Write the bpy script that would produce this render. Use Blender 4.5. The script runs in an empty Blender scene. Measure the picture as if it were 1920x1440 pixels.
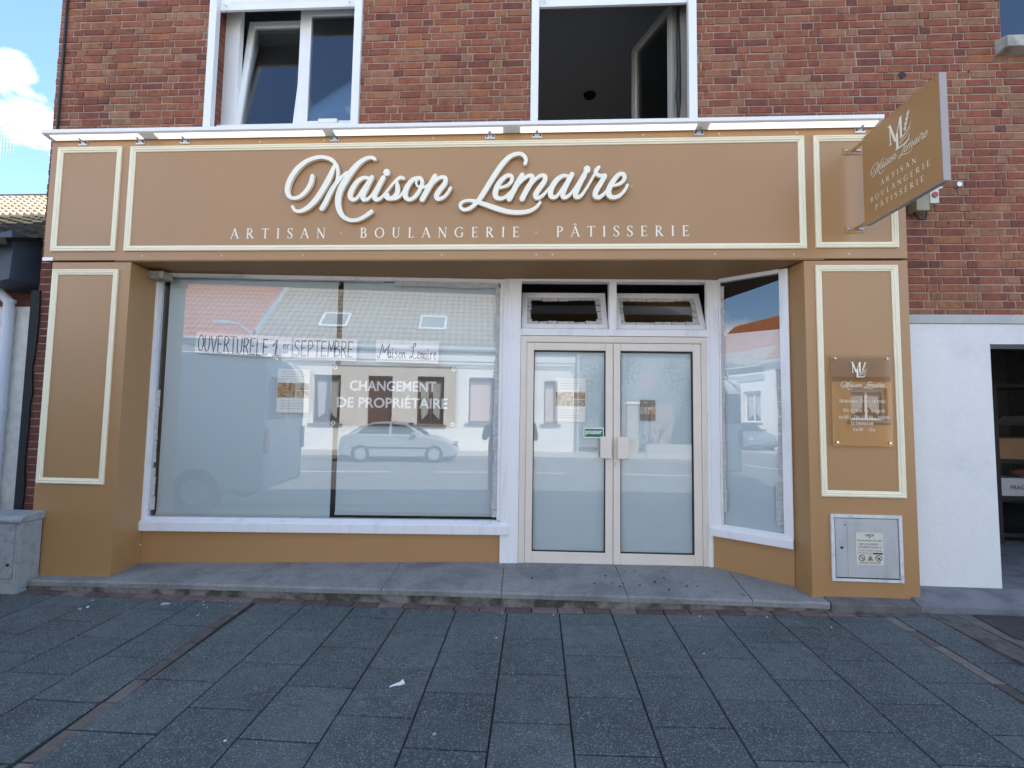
import bpy, bmesh, math, random
from mathutils import Vector, Matrix
random.seed(7)
R_ = math.radians
sc = bpy.context.scene
COL = sc.collection

# ------------------------------------------------------------------ camera
cam = bpy.data.cameras.new('camera'); cam.sensor_width = 36.0; cam.lens = 16.5
cam.clip_start = 0.02; cam.clip_end = 2000
camo = bpy.data.objects.new('camera', cam); COL.objects.link(camo)
yaw, pitch, roll = R_(-3.0614), R_(3.7043), R_(0.8677)
r_ = Vector((math.cos(yaw), -math.sin(yaw), 0))
fw = Vector((math.sin(yaw)*math.cos(pitch), math.cos(yaw)*math.cos(pitch), math.sin(pitch)))
up = r_.cross(fw)
r2 = r_*math.cos(roll)+up*math.sin(roll); u2 = up*math.cos(roll)-r_*math.sin(roll)
camo.matrix_world = Matrix(((r2.x, u2.x, -fw.x, 0), (r2.y, u2.y, -fw.y, -4.0), (r2.z, u2.z, -fw.z, 1.56), (0, 0, 0, 1)))
sc.camera = camo

# ------------------------------------------------------------------ light
SUN_EL, SUN_AZ = R_(45), R_(38)          # azimuth from +Y (behind the shop) towards +X
w = bpy.data.worlds.new('World'); sc.world = w; w.use_nodes = True
nt = w.node_tree; N = nt.nodes; L = nt.links
bg = N['Background']
sky = N.new('ShaderNodeTexSky'); sky.sky_type = 'NISHITA'; sky.sun_disc = False
sky.sun_elevation = SUN_EL; sky.sun_rotation = SUN_AZ; sky.air_density = 1.0; sky.dust_density = 0.1; sky.ozone_density = 4.0
tc = N.new('ShaderNodeTexCoord'); mp = N.new('ShaderNodeMapping'); mp.inputs['Scale'].default_value = (1.3, 1.3, 2.6)
mp.inputs['Location'].default_value = (0.35, 0.1, 0.0)
nz = N.new('ShaderNodeTexNoise'); nz.inputs['Scale'].default_value = 1.7; nz.inputs['Detail'].default_value = 8; nz.inputs['Roughness'].default_value = .55
cr = N.new('ShaderNodeValToRGB'); cr.color_ramp.elements[0].position = .53; cr.color_ramp.elements[1].position = .62
mx = N.new('ShaderNodeMix'); mx.data_type = 'RGBA'; mx.inputs['B'].default_value = (9.5, 9.8, 10.2, 1)
L.new(tc.outputs['Generated'], mp.inputs['Vector']); L.new(mp.outputs['Vector'], nz.inputs['Vector'])
L.new(nz.outputs['Fac'], cr.inputs['Fac']); L.new(cr.outputs['Color'], mx.inputs['Factor'])
L.new(sky.outputs['Color'], mx.inputs['A']); L.new(mx.outputs['Result'], bg.inputs['Color'])
bg.inputs['Strength'].default_value = 0.145
sun = bpy.data.lights.new('sun', 'SUN'); sun.energy = 5.0; sun.angle = R_(.5); sun.color = (1, .94, .85)
suno = bpy.data.objects.new('sun', sun); COL.objects.link(suno)
ldir = Vector((math.cos(SUN_EL)*math.sin(SUN_AZ), math.cos(SUN_EL)*math.cos(SUN_AZ), math.sin(SUN_EL)))
suno.rotation_euler = ldir.to_track_quat('Z', 'Y').to_euler(); suno.location = (10, 20, 30)
sc.view_settings.view_transform = 'Standard'; sc.view_settings.look = 'None'
sc.view_settings.exposure = 1.5; sc.view_settings.gamma = 1
sc.cycles.max_bounces = 10; sc.cycles.transparent_max_bounces = 16

# ------------------------------------------------------------------ materials
def newmat(name):
    m = bpy.data.materials.new(name); m.use_nodes = True
    return m, m.node_tree.nodes, m.node_tree.links, m.node_tree.nodes['Principled BSDF']
def mat(name, c, rough=.6, var=.0, scale=6., bump=0., bscale=60., metal=0., spec=.5, c2=None, cscale=3., cpos=(.45, .65), stretch=(1, 1, 1)):
    m, n, l, p = newmat(name)
    p.inputs['Roughness'].default_value = rough; p.inputs['Metallic'].default_value = metal
    p.inputs['Specular IOR Level'].default_value = spec
    p.inputs['Base Color'].default_value = (*c, 1)
    t = n.new('ShaderNodeTexCoord'); mpn = n.new('ShaderNodeMapping'); mpn.inputs['Scale'].default_value = stretch
    l.new(t.outputs['Object'], mpn.inputs['Vector'])
    src = None
    if c2:
        a = n.new('ShaderNodeTexNoise'); a.inputs['Scale'].default_value = cscale; a.inputs['Detail'].default_value = 7; a.inputs['Roughness'].default_value = .62
        r = n.new('ShaderNodeValToRGB'); r.color_ramp.elements[0].position = cpos[0]; r.color_ramp.elements[1].position = cpos[1]
        r.color_ramp.elements[0].color = (*c, 1); r.color_ramp.elements[1].color = (*c2, 1)
        l.new(mpn.outputs['Vector'], a.inputs['Vector']); l.new(a.outputs['Fac'], r.inputs['Fac']); src = r.outputs['Color']
    if var:
        a = n.new('ShaderNodeTexNoise'); a.inputs['Scale'].default_value = scale; a.inputs['Detail'].default_value = 6
        mr = n.new('ShaderNodeMapRange'); mr.inputs['From Min'].default_value = .25; mr.inputs['From Max'].default_value = .75
        mr.inputs['To Min'].default_value = 1-var; mr.inputs['To Max'].default_value = 1+var
        mm = n.new('ShaderNodeMix'); mm.data_type = 'RGBA'; mm.blend_type = 'MULTIPLY'; mm.inputs['Factor'].default_value = 1
        l.new(mpn.outputs['Vector'], a.inputs['Vector']); l.new(a.outputs['Fac'], mr.inputs['Value'])
        if src: l.new(src, mm.inputs['A'])
        else: mm.inputs['A'].default_value = (*c, 1)
        l.new(mr.outputs['Result'], mm.inputs['B']); src = mm.outputs['Result']
    if src: l.new(src, p.inputs['Base Color'])
    if bump:
        b = n.new('ShaderNodeTexNoise'); b.inputs['Scale'].default_value = bscale; b.inputs['Detail'].default_value = 5
        bb = n.new('ShaderNodeBump'); bb.inputs['Strength'].default_value = bump; bb.inputs['Distance'].default_value = .01
        l.new(mpn.outputs['Vector'], b.inputs['Vector']); l.new(b.outputs['Fac'], bb.inputs['Height']); l.new(bb.outputs['Normal'], p.inputs['Normal'])
    return m
def glassmat(name, tint=(.97, .99, .985), k=1.7, add=.012, ior=1.5, rough=0.0, wav=0.0):
    m = bpy.data.materials.new(name); m.use_nodes = True; n = m.node_tree.nodes; l = m.node_tree.links
    n.remove(n['Principled BSDF']); out = n['Material Output']
    fr = n.new('ShaderNodeFresnel'); fr.inputs['IOR'].default_value = ior
    ma = n.new('ShaderNodeMath'); ma.operation = 'MULTIPLY_ADD'; ma.inputs[1].default_value = k; ma.inputs[2].default_value = add; ma.use_clamp = True
    tr = n.new('ShaderNodeBsdfTransparent'); tr.inputs['Color'].default_value = (*tint, 1)
    gl = n.new('ShaderNodeBsdfGlossy'); gl.inputs['Roughness'].default_value = rough
    ms = n.new('ShaderNodeMixShader')
    l.new(fr.outputs[0], ma.inputs[0]); l.new(ma.outputs[0], ms.inputs['Fac']); l.new(tr.outputs[0], ms.inputs[1]); l.new(gl.outputs[0], ms.inputs[2]); l.new(ms.outputs[0], out.inputs['Surface'])
    if wav:
        t = n.new('ShaderNodeTexCoord'); b = n.new('ShaderNodeTexNoise'); b.inputs['Scale'].default_value = .9; b.inputs['Detail'].default_value = 0
        bb = n.new('ShaderNodeBump'); bb.inputs['Strength'].default_value = wav; bb.inputs['Distance'].default_value = .02
        l.new(t.outputs['Object'], b.inputs['Vector']); l.new(b.outputs['Fac'], bb.inputs['Height']); l.new(bb.outputs['Normal'], gl.inputs['Normal'])
    return m
def attrmat(name, stops, rough=.85, bump=.4, bscale=90, blot=.25, bl2=None, big=None):
    """colour picked per brick / slab from the face attribute 'rnd'"""
    m, n, l, p = newmat(name); p.inputs['Roughness'].default_value = rough; p.inputs['Specular IOR Level'].default_value = .3
    a = n.new('ShaderNodeAttribute'); a.attribute_name = 'rnd'
    r = n.new('ShaderNodeValToRGB'); r.color_ramp.interpolation = 'LINEAR'
    els = r.color_ramp.elements
    for i, (q, c) in enumerate(stops):
        e = els[i] if i < 2 else els.new(q)
        e.position = q; e.color = (*c, 1)
    t = n.new('ShaderNodeTexCoord')
    z = n.new('ShaderNodeTexNoise'); z.inputs['Scale'].default_value = 14; z.inputs['Detail'].default_value = 8; z.inputs['Roughness'].default_value = .7
    mr = n.new('ShaderNodeMapRange'); mr.inputs['From Min'].default_value = .25; mr.inputs['From Max'].default_value = .75; mr.inputs['To Min'].default_value = 1-blot; mr.inputs['To Max'].default_value = 1+blot
    mm = n.new('ShaderNodeMix'); mm.data_type = 'RGBA'; mm.blend_type = 'MULTIPLY'; mm.inputs['Factor'].default_value = 1
    l.new(t.outputs['Object'], z.inputs['Vector']); l.new(z.outputs['Fac'], mr.inputs['Value']); l.new(a.outputs['Fac'], r.inputs['Fac'])
    l.new(r.outputs['Color'], mm.inputs['A']); l.new(mr.outputs['Result'], mm.inputs['B'])
    src = mm.outputs['Result']
    if big:
        z2 = n.new('ShaderNodeTexNoise'); z2.inputs['Scale'].default_value = big[0]; z2.inputs['Detail'].default_value = 5; z2.inputs['Roughness'].default_value = .6
        r2 = n.new('ShaderNodeMapRange'); r2.inputs['From Min'].default_value = .3; r2.inputs['From Max'].default_value = .7; r2.inputs['To Min'].default_value = 1-big[1]; r2.inputs['To Max'].default_value = 1+big[1]
        m2 = n.new('ShaderNodeMix'); m2.data_type = 'RGBA'; m2.blend_type = 'MULTIPLY'; m2.inputs['Factor'].default_value = 1
        l.new(t.outputs['Object'], z2.inputs['Vector']); l.new(z2.outputs['Fac'], r2.inputs['Value']); l.new(src, m2.inputs['A']); l.new(r2.outputs['Result'], m2.inputs['B']); src = m2.outputs['Result']
    if bl2:   # bright grit / speckle
        g = n.new('ShaderNodeTexNoise'); g.inputs['Scale'].default_value = bl2[0]; g.inputs['Detail'].default_value = 2; g.inputs['Roughness'].default_value = .7
        gr = n.new('ShaderNodeValToRGB'); gr.color_ramp.elements[0].position = bl2[1]; gr.color_ramp.elements[1].position = bl2[2]
        g2 = n.new('ShaderNodeMix'); g2.data_type = 'RGBA'; g2.inputs['B'].default_value = (*bl2[3], 1)
        l.new(t.outputs['Object'], g.inputs['Vector']); l.new(g.outputs['Fac'], gr.inputs['Fac']); l.new(gr.outputs['Color'], g2.inputs['Factor']); l.new(src, g2.inputs['A']); src = g2.outputs['Result']
    l.new(src, p.inputs['Base Color'])
    if bump:
        b = n.new('ShaderNodeTexNoise'); b.inputs['Scale'].default_value = bscale; b.inputs['Detail'].default_value = 4
        bb = n.new('ShaderNodeBump'); bb.inputs['Strength'].default_value = bump; bb.inputs['Distance'].default_value = .006
        l.new(t.outputs['Object'], b.inputs['Vector']); l.new(b.outputs['Fac'], bb.inputs['Height']); l.new(bb.outputs['Normal'], p.inputs['Normal'])
    return m

TAN = mat('tan_cladding', (.39, .208, .077), rough=.42, spec=.75, var=.05, scale=1.1, bump=.03, bscale=300)
CREAM = mat('cream_moulding', (.86, .79, .58), rough=.45)
IVORY = mat('ivory_letter', (.90, .845, .69), rough=.4)
WHITE = mat('white_paint', (.80, .79, .785), rough=.5, c2=(.60, .60, .60), cscale=9, cpos=(.52, .85), bump=.25, bscale=35, stretch=(1, 1, .25))
UPVC = mat('white_upvc', (.80, .80, .78), rough=.35)
BEIGE = mat('beige_aluminium', (.74, .66, .56), rough=.4, var=.04, scale=4)
LIN = mat('white_wall_paint', (.715, .715, .69), rough=.8, c2=(.60, .615, .61), cscale=1.6, cpos=(.5, .75), var=.03, scale=22, bump=.12, bscale=40)
LINTEL = mat('grey_lintel', (.42, .43, .42), rough=.8, var=.1, bump=.2)
MORT = mat('mortar', (.32, .255, .20), rough=.95, var=.2, scale=10, bump=.4, bscale=150)
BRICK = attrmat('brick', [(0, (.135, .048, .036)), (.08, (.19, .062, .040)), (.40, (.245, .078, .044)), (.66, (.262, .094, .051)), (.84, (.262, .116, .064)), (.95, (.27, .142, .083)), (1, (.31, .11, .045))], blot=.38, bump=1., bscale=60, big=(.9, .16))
SLAB = attrmat('slab', [(0, (.064, .078, .077)), (.5, (.077, .091, .089)), (1, (.090, .104, .101))], rough=.8, blot=.3, bump=1., bscale=90, bl2=(105, .535, .70, (.25, .275, .285)), big=(1.1, .26))
PAVER = attrmat('paver', [(0, (.085, .072, .066)), (.5, (.135, .112, .098)), (1, (.185, .165, .148))], rough=.85, blot=.35, bump=.4)
PAVER2 = attrmat('edging_brick', [(0, (.10, .068, .060)), (.5, (.165, .105, .09)), (1, (.20, .155, .135))], rough=.85, blot=.35, bump=.4)
SOFF = mat('soffit_panel', (.33, .18, .075), rough=.6, spec=.25)  # same panel as the cladding; shade of the underside put into a darker tan
JOINT = mat('dark_joint', (.018, .018, .018), rough=.95)
STONE = mat('step_stone', (.235, .237, .228), rough=.8, c2=(.16, .162, .156), cscale=3, bump=.25, bscale=60, var=.15, scale=30)
STONE2 = mat('mossy_step_face', (.20, .185, .165), rough=.9, c2=(.055, .052, .038), cscale=7, cpos=(.4, .6), bump=.5, bscale=40)
STEEL = mat('galvanised', (.55, .57, .58), rough=.35, metal=.7, var=.1, scale=20)
DARK = mat('dark_metal', (.02, .02, .022), rough=.5)
BLACK = mat('black_gasket', (.012, .012, .012), rough=.6)
GLASS = glassmat('shop_glass', k=.6, add=.15, wav=.002)
GLASSD = glassmat('door_glass', k=.7, add=.12, wav=.002)
GLASSU = glassmat('upper_glass', tint=(.8, .84, .85), k=2.6, add=.03)
ACRYL = glassmat('acrylic', tint=(.97, .96, .94), k=1.5, add=.015)
BLIND = mat('blind_fabric', (.66, .75, .79), rough=.9, bump=.05, bscale=400)
FILM = mat('frosted_film', (.68, .77, .81), rough=.7, var=.02)
TAPE = mat('masking_tape', (.47, .47, .46), rough=.8, var=.22, scale=25, bump=.5, bscale=50)
PAPER = mat('paper', (.95, .95, .97), rough=.8)
INK = mat('ink', (.012, .012, .014), rough=.6)
TAUPE = mat('taupe_board', (.13, .11, .085), rough=.5)
VINYL = mat('white_vinyl', (.94, .94, .94), rough=.5)
ROOM = mat('interior_wall', (.62, .60, .57), rough=.9)
SHOPIN = mat('shop_interior', (.10, .095, .09), rough=.9)
ZINC = mat('dark_zinc', (.045, .062, .085), rough=.55, var=.2, scale=8)
GUTT = mat('grey_gutter', (.45, .48, .52), rough=.5)
CAB = mat('cabinet_grey', (.30, .315, .31), rough=.7, c2=(.15, .165, .165), cscale=14, cpos=(.48, .8), bump=.25, bscale=50)
METER = mat('meter_door', (.46, .46, .44), rough=.5, c2=(.34, .345, .34), cscale=11, cpos=(.45, .85), stretch=(1, 1, .3), bump=.1)
ROUGH = mat('roughcast', (.72, .71, .64), rough=.95, var=.15, scale=12, bump=1.0, bscale=70)
ALU = mat('anodised_edge', (.36, .31, .295), rough=.4)
CHROME = mat('chrome', (.85, .85, .85), rough=.15, metal=1.)

# ------------------------------------------------------------------ mesh builder
class MB:
    def __init__(s): s.v = []; s.f = []; s.a = []; s.cur = 0.
    def add(s, vs, fs):
        b = len(s.v); s.v += [tuple(p) for p in vs]; s.f += [tuple(i+b for i in f) for f in fs]; s.a += [s.cur]*len(fs); return s
    def box(s, x0, x1, y0, y1, z0, z1):
        return s.add([(x0, y0, z0), (x1, y0, z0), (x1, y1, z0), (x0, y1, z0), (x0, y0, z1), (x1, y0, z1), (x1, y1, z1), (x0, y1, z1)],
                     [(0, 3, 2, 1), (4, 5, 6, 7), (0, 1, 5, 4), (1, 2, 6, 5), (2, 3, 7, 6), (3, 0, 4, 7)])
    def prism(s, poly, y0, y1):      # polygon in x,z extruded along y
        n = len(poly)
        return s.add([(x, y0, z) for x, z in poly]+[(x, y1, z) for x, z in poly],
                     [tuple(range(n)), tuple(range(2*n-1, n-1, -1))]+[(i, n+i, n+(i+1) % n, (i+1) % n) for i in range(n)])
    def prismx(s, poly, x0, x1):     # polygon in y,z extruded along x
        n = len(poly)
        return s.add([(x0, y, z) for y, z in poly]+[(x1, y, z) for y, z in poly],
                     [tuple(range(n)), tuple(range(2*n-1, n-1, -1))]+[(i, n+i, n+(i+1) % n, (i+1) % n) for i in range(n)])
    def prismz(s, poly, z0, z1):
        n = len(poly)
        return s.add([(x, y, z0) for x, y in poly]+[(x, y, z1) for x, y in poly],
                     [tuple(range(n)), tuple(range(2*n-1, n-1, -1))]+[(i, n+i, n+(i+1) % n, (i+1) % n) for i in range(n)])
    def quad(s, *p): return s.add(p, [tuple(range(len(p)))])
    def tube(s, pts, r, n=10, cap=True):
        pts = [Vector(p) for p in pts]; rs = r if isinstance(r, (list, tuple)) else [r]*len(pts)
        vs = []; fs = []; pu = None
        for i, p in enumerate(pts):
            d = (pts[min(i+1, len(pts)-1)]-pts[max(i-1, 0)]).normalized()
            if pu is None: pu = d.orthogonal().normalized()
            else: pu = (pu-d*pu.dot(d)).normalized()
            q = d.cross(pu)
            for k in range(n):
                a = 2*math.pi*k/n; vs.append(p+(pu*math.cos(a)+q*math.sin(a))*rs[i])
        for i in range(len(pts)-1):
            for k in range(n): fs.append((i*n+k, i*n+(k+1) % n, (i+1)*n+(k+1) % n, (i+1)*n+k))
        if cap: fs += [tuple(range(n-1, -1, -1)), tuple(range((len(pts)-1)*n, len(pts)*n))]
        return s.add(vs, fs)
    def disc(s, x, y, z, r, d=.003, n=14):   # a round boss facing -y
        return s.tube([(x, y, z), (x, y-d, z)], r, n)
    def dome(s, x, y, z, r, d, n=10):
        return s.tube([(x, y, z), (x, y-d*.5, z), (x, y-d*.9, z), (x, y-d, z)], [r, r*.92, r*.55, r*.05], n)
    def ring_profile(s, x0, x1, z0, z1, prof):
        """mitred rectangular moulding; prof = [(inset, proud)]"""
        k = len(prof); vs = []
        for (cx, cz, sx, sz) in ((x0, z0, 1, 1), (x1, z0, -1, 1), (x1, z1, -1, -1), (x0, z1, 1, -1)):
            for d, h in prof: vs.append((cx+sx*d, -h, cz+sz*d))
        fs = []
        for c in range(4):
            e = (c+1) % 4
            for i in range(k-1): fs.append((c*k+i, e*k+i, e*k+i+1, c*k+i+1))
        return s.add(vs, fs)
    def ribbon(s, pts, y0, th, slope=0., rnd=True, dense=True):
        """stroke with width along a centre line in x,z; front at y0-th.. prism"""
        P = catmull(pts) if dense and len(pts) > 2 else [tuple(p) for p in pts]
        n = len(P); Lf = []; Rt = []
        for i in range(n):
            x, z, wd = P[i]; a = P[max(i-1, 0)]; b = P[min(i+1, n-1)]
            dx, dz = b[0]-a[0], b[1]-a[1]; l = math.hypot(dx, dz) or 1; nx, nz_ = -dz/l, dx/l
            Lf.append((x+nx*wd/2, z+nz_*wd/2)); Rt.append((x-nx*wd/2, z-nz_*wd/2))
        rows = [(Lf[i], Rt[i]) for i in range(n)]
        def capr(i, sgn):
            x, z, wd = P[i]; a = P[max(i-1, 0)]; b = P[min(i+1, n-1)]
            dx, dz = b[0]-a[0], b[1]-a[1]; l = math.hypot(dx, dz) or 1; dx /= l; dz /= l
            out = []
            for t in (30, 60, 80):
                c, q = math.cos(R_(t))*wd/2, math.sin(R_(t))*wd/2*sgn
                out.append(((x-dz*c+dx*q, z+dx*c+dz*q), (x+dz*c+dx*q, z-dx*c+dz*q)))
            return out
        if rnd: rows = capr(0, -1)[::-1]+rows+capr(n-1, 1)
        m = len(rows); vs = []; fs = []
        for i, (a, b) in enumerate(rows):
            yf = y0-th-slope*i/m
            vs += [(a[0], yf, a[1]), (b[0], yf, b[1])]
            if th: vs += [(a[0], y0, a[1]), (b[0], y0, b[1])]
        st = 4 if th else 2
        for i in range(m-1):
            p, q = i*st, (i+1)*st
            fs.append((p, p+1, q+1, q))
            if th: fs += [(p, q, q+2, p+2), (p+1, p+3, q+3, q+1)]
        if th: fs += [(0, 2, 3, 1), ((m-1)*4, (m-1)*4+1, (m-1)*4+3, (m-1)*4+2)]
        return s.add(vs, fs)
    def xf(s, fn, start=0): s.v = s.v[:start]+[tuple(fn(*p)) for p in s.v[start:]]; return s
    def build(s, name, m, parent=None, loc=(0, 0, 0), rotz=0., smooth=False, bevel=0., attr=False, fix=True):
        me = bpy.data.meshes.new(name); me.from_pydata(s.v, [], s.f)
        for q in (m if isinstance(m, (list, tuple)) else [m]): me.materials.append(q)
        if attr:
            a = me.attributes.new('rnd', 'FLOAT', 'FACE'); a.data.foreach_set('value', s.a)
        if fix:
            b = bmesh.new(); b.from_mesh(me); bmesh.ops.recalc_face_normals(b, faces=b.faces); b.to_mesh(me); b.free()
        if smooth: me.polygons.foreach_set('use_smooth', [True]*len(me.polygons))
        o = bpy.data.objects.new(name, me); COL.objects.link(o); o.location = loc; o.rotation_euler = (0, 0, rotz)
        if parent: o.parent = parent
        if bevel:
            bm = o.modifiers.new('bevel', 'BEVEL'); bm.width = bevel; bm.segments = 2; bm.limit_method = 'ANGLE'
        return o
def catmull(P, per=8):
    out = []
    n = len(P)
    for i in range(n-1):
        p0, p1, p2, p3 = P[max(i-1, 0)], P[i], P[i+1], P[min(i+2, n-1)]
        for k in range(per):
            t = k/per
            out.append(tuple(.5*(2*b+(c-a)*t+(2*a-5*b+4*c-d)*t*t+(3*b-a-3*c+d)*t**3) for a, b, c, d in zip(p0, p1, p2, p3)))
    out.append(tuple(P[-1])); return out
def tag(o, label, cat, group=None, kind=None):
    if label: o['label'] = label
    if cat: o['category'] = cat
    if group: o['group'] = group
    if kind: o['kind'] = kind
    return o
def thing(name, label, cat, loc=(0, 0, 0), rotz=0., group=None):
    o = bpy.data.objects.new(name, None); COL.objects.link(o); o.location = loc; o.rotation_euler = (0, 0, rotz); o.empty_display_size = .1
    return tag(o, label, cat, group)
def structure(o): o['kind'] = 'structure'; return o
def copy_tree(o, parent=None):
    c = o.copy(); COL.objects.link(c); c.parent = parent
    for ch in [q for q in bpy.data.objects if q.parent == o]: copy_tree(ch, c)
    return c

# ------------------------------------------------------------------ lettering
SCRIPT = [[tuple(int(q)/1000 for q in t.split(',')) for t in s.split()] for s in """274,458,35 260,388,39 218,315,37 164,268,35 108,256,33 64,282,39 50,347,45 74,434,46 131,525,45 214,594,40 308,628,35 378,628,33 439,608,35 484,564,33 505,499,29 504,438,28 490,377,23;471,564,15 460,517,37 433,447,48 381,344,50 316,241,48 250,172,43 183,136,35 131,143,28 105,178,25;373,158,42 400,205,43 435,283,43 475,360,39 524,424,33 586,489,19;836,605,31 808,620,31 748,607,37 682,557,45 616,475,54 568,394,56 532,316,56 518,239,53 530,152,48 571,83,40 641,49,33 709,55,33 767,84,35 823,126,36;806,424,26 746,435,33 688,401,40 643,332,46 626,272,46 649,237,37 689,250,29 729,310,25 782,395,25;816,438,39 775,352,43 742,275,46 752,236,39 791,243,28 828,283,23 884,381,20;921,434,40 881,356,43 847,274,46 860,235,39 902,245,28 943,290,22 1012,380,20;939,286,20 979,339,20 1028,397,25 1070,429,34 1102,425,29;1041,397,23 1051,349,40 1050,294,43 1023,253,42 978,241,37 952,260,39 966,276,34;991,234,26 1050,244,26 1091,280,23 1131,348,20;1243,427,31 1184,408,39 1133,336,46 1122,267,46 1152,231,36 1202,249,34 1249,313,34 1271,386,33 1247,425,31 1218,399,20 1224,360,20 1260,339,22 1308,349,22 1366,397,19;1383,440,43 1342,359,46 1274,230,46;1318,308,22 1375,384,26 1432,427,31 1476,419,36 1469,370,42 1427,311,43 1401,264,45 1416,232,36 1464,248,29 1503,293,26 1524,331,25;2173,541,29 2180,583,31 2152,622,33 2106,632,34 2040,607,39 1975,541,44 1910,445,45 1846,336,45 1790,243,43 1745,185,35 1692,143,33 1643,135,31 1613,164,29 1624,198,26 1674,215,26 1741,208,33 1816,184,40 1924,145,45 2031,113,42 2130,105,40 2212,116,36 2269,146,29 2299,180,26 2309,195,23;1962,328,23 2028,351,28 2062,398,33 2050,434,33 2010,431,36 1953,376,43 1921,302,48 1922,251,45 1955,230,37 2005,243,28 2062,300,22;2150,439,42 2110,367,46 2040,226,46;2078,300,22 2143,384,26 2200,428,33 2238,425,37 2232,379,42 2193,311,45 2151,225,46;2185,299,22 2250,381,26 2306,429,33 2348,424,37 2341,377,42 2301,319,45 2269,262,46 2283,232,37 2329,253,28 2390,322,22;2548,423,26 2503,426,33 2450,391,42 2407,322,46 2397,263,46 2420,235,37 2457,252,28 2504,321,25 2552,403,25;2580,438,42 2536,354,45 2503,270,46 2514,234,37 2552,248,28 2592,294,22 2650,386,20;2690,438,43 2646,353,46 2612,269,46 2624,235,39 2663,252,28 2711,323,22 2771,431,22;2810,498,28 2786,467,37 2796,434,33 2838,421,33 2862,421,36 2828,359,43 2786,286,46 2782,244,43 2814,231,36 2862,268,26 2901,325,22;2941,334,23 2990,351,29 3027,390,33 3022,431,34 2982,431,36 2933,373,43 2897,300,48 2898,251,45 2933,229,37 2983,242,31 3030,290,26 3054,337,23""".split(';')]
DOTS = [(.947, .482), (2.71, .487)]       # i dots, same frame (origin at the left end of the word)
def script_word(mb, sx, y0, th, ox, oz, wk=1., slope=.0012, part=None):
    for i, st in enumerate(SCRIPT):
        if part is not None and (i >= 13) != bool(part): continue
        mb.ribbon([(ox+x*sx, oz+z*sx, wd*sx*wk) for x, z, wd in st], y0-i*.0006*min(sx*1.6, 1), th, slope*min(sx*1.6, 1))
    for di, (x, z) in enumerate(DOTS):
        if part is not None and di != part: continue
        r = .031*sx*(.5+.5*wk)
        mb.prism([(ox+x*sx+r*math.cos(a)*.95, oz+z*sx+r*1.05*math.sin(a)) for a in [2*math.pi*k/16 for k in range(16)]], y0-th-.0005, y0 if th else y0-.0002)
T_, N_, S_ = .135, .06, .045
def arc(cx, cz, rx, rz, a0, a1, n=10, thick=T_, thin=N_):
    o = []
    for i in range(n+1):
        a = R_(a0+(a1-a0)*i/n); c = abs(math.cos(a))
        o.append((cx+rx*math.cos(a), cz+rz*math.sin(a), thin+(thick-thin)*c**1.5))
    return o
def sf(x, z, h=.12): return [(x-h, z+(S_/2 if z < .5 else -S_/2), S_), (x+h, z+(S_/2 if z < .5 else -S_/2), S_)]
def st(x0, z0, x1, z1, wd): return [(x0, z0, wd), (x1, z1, wd)]
_stem = lambda x, wd=T_: [st(x, 0, x, 1, wd), sf(x, 0), sf(x, 1)]
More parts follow.
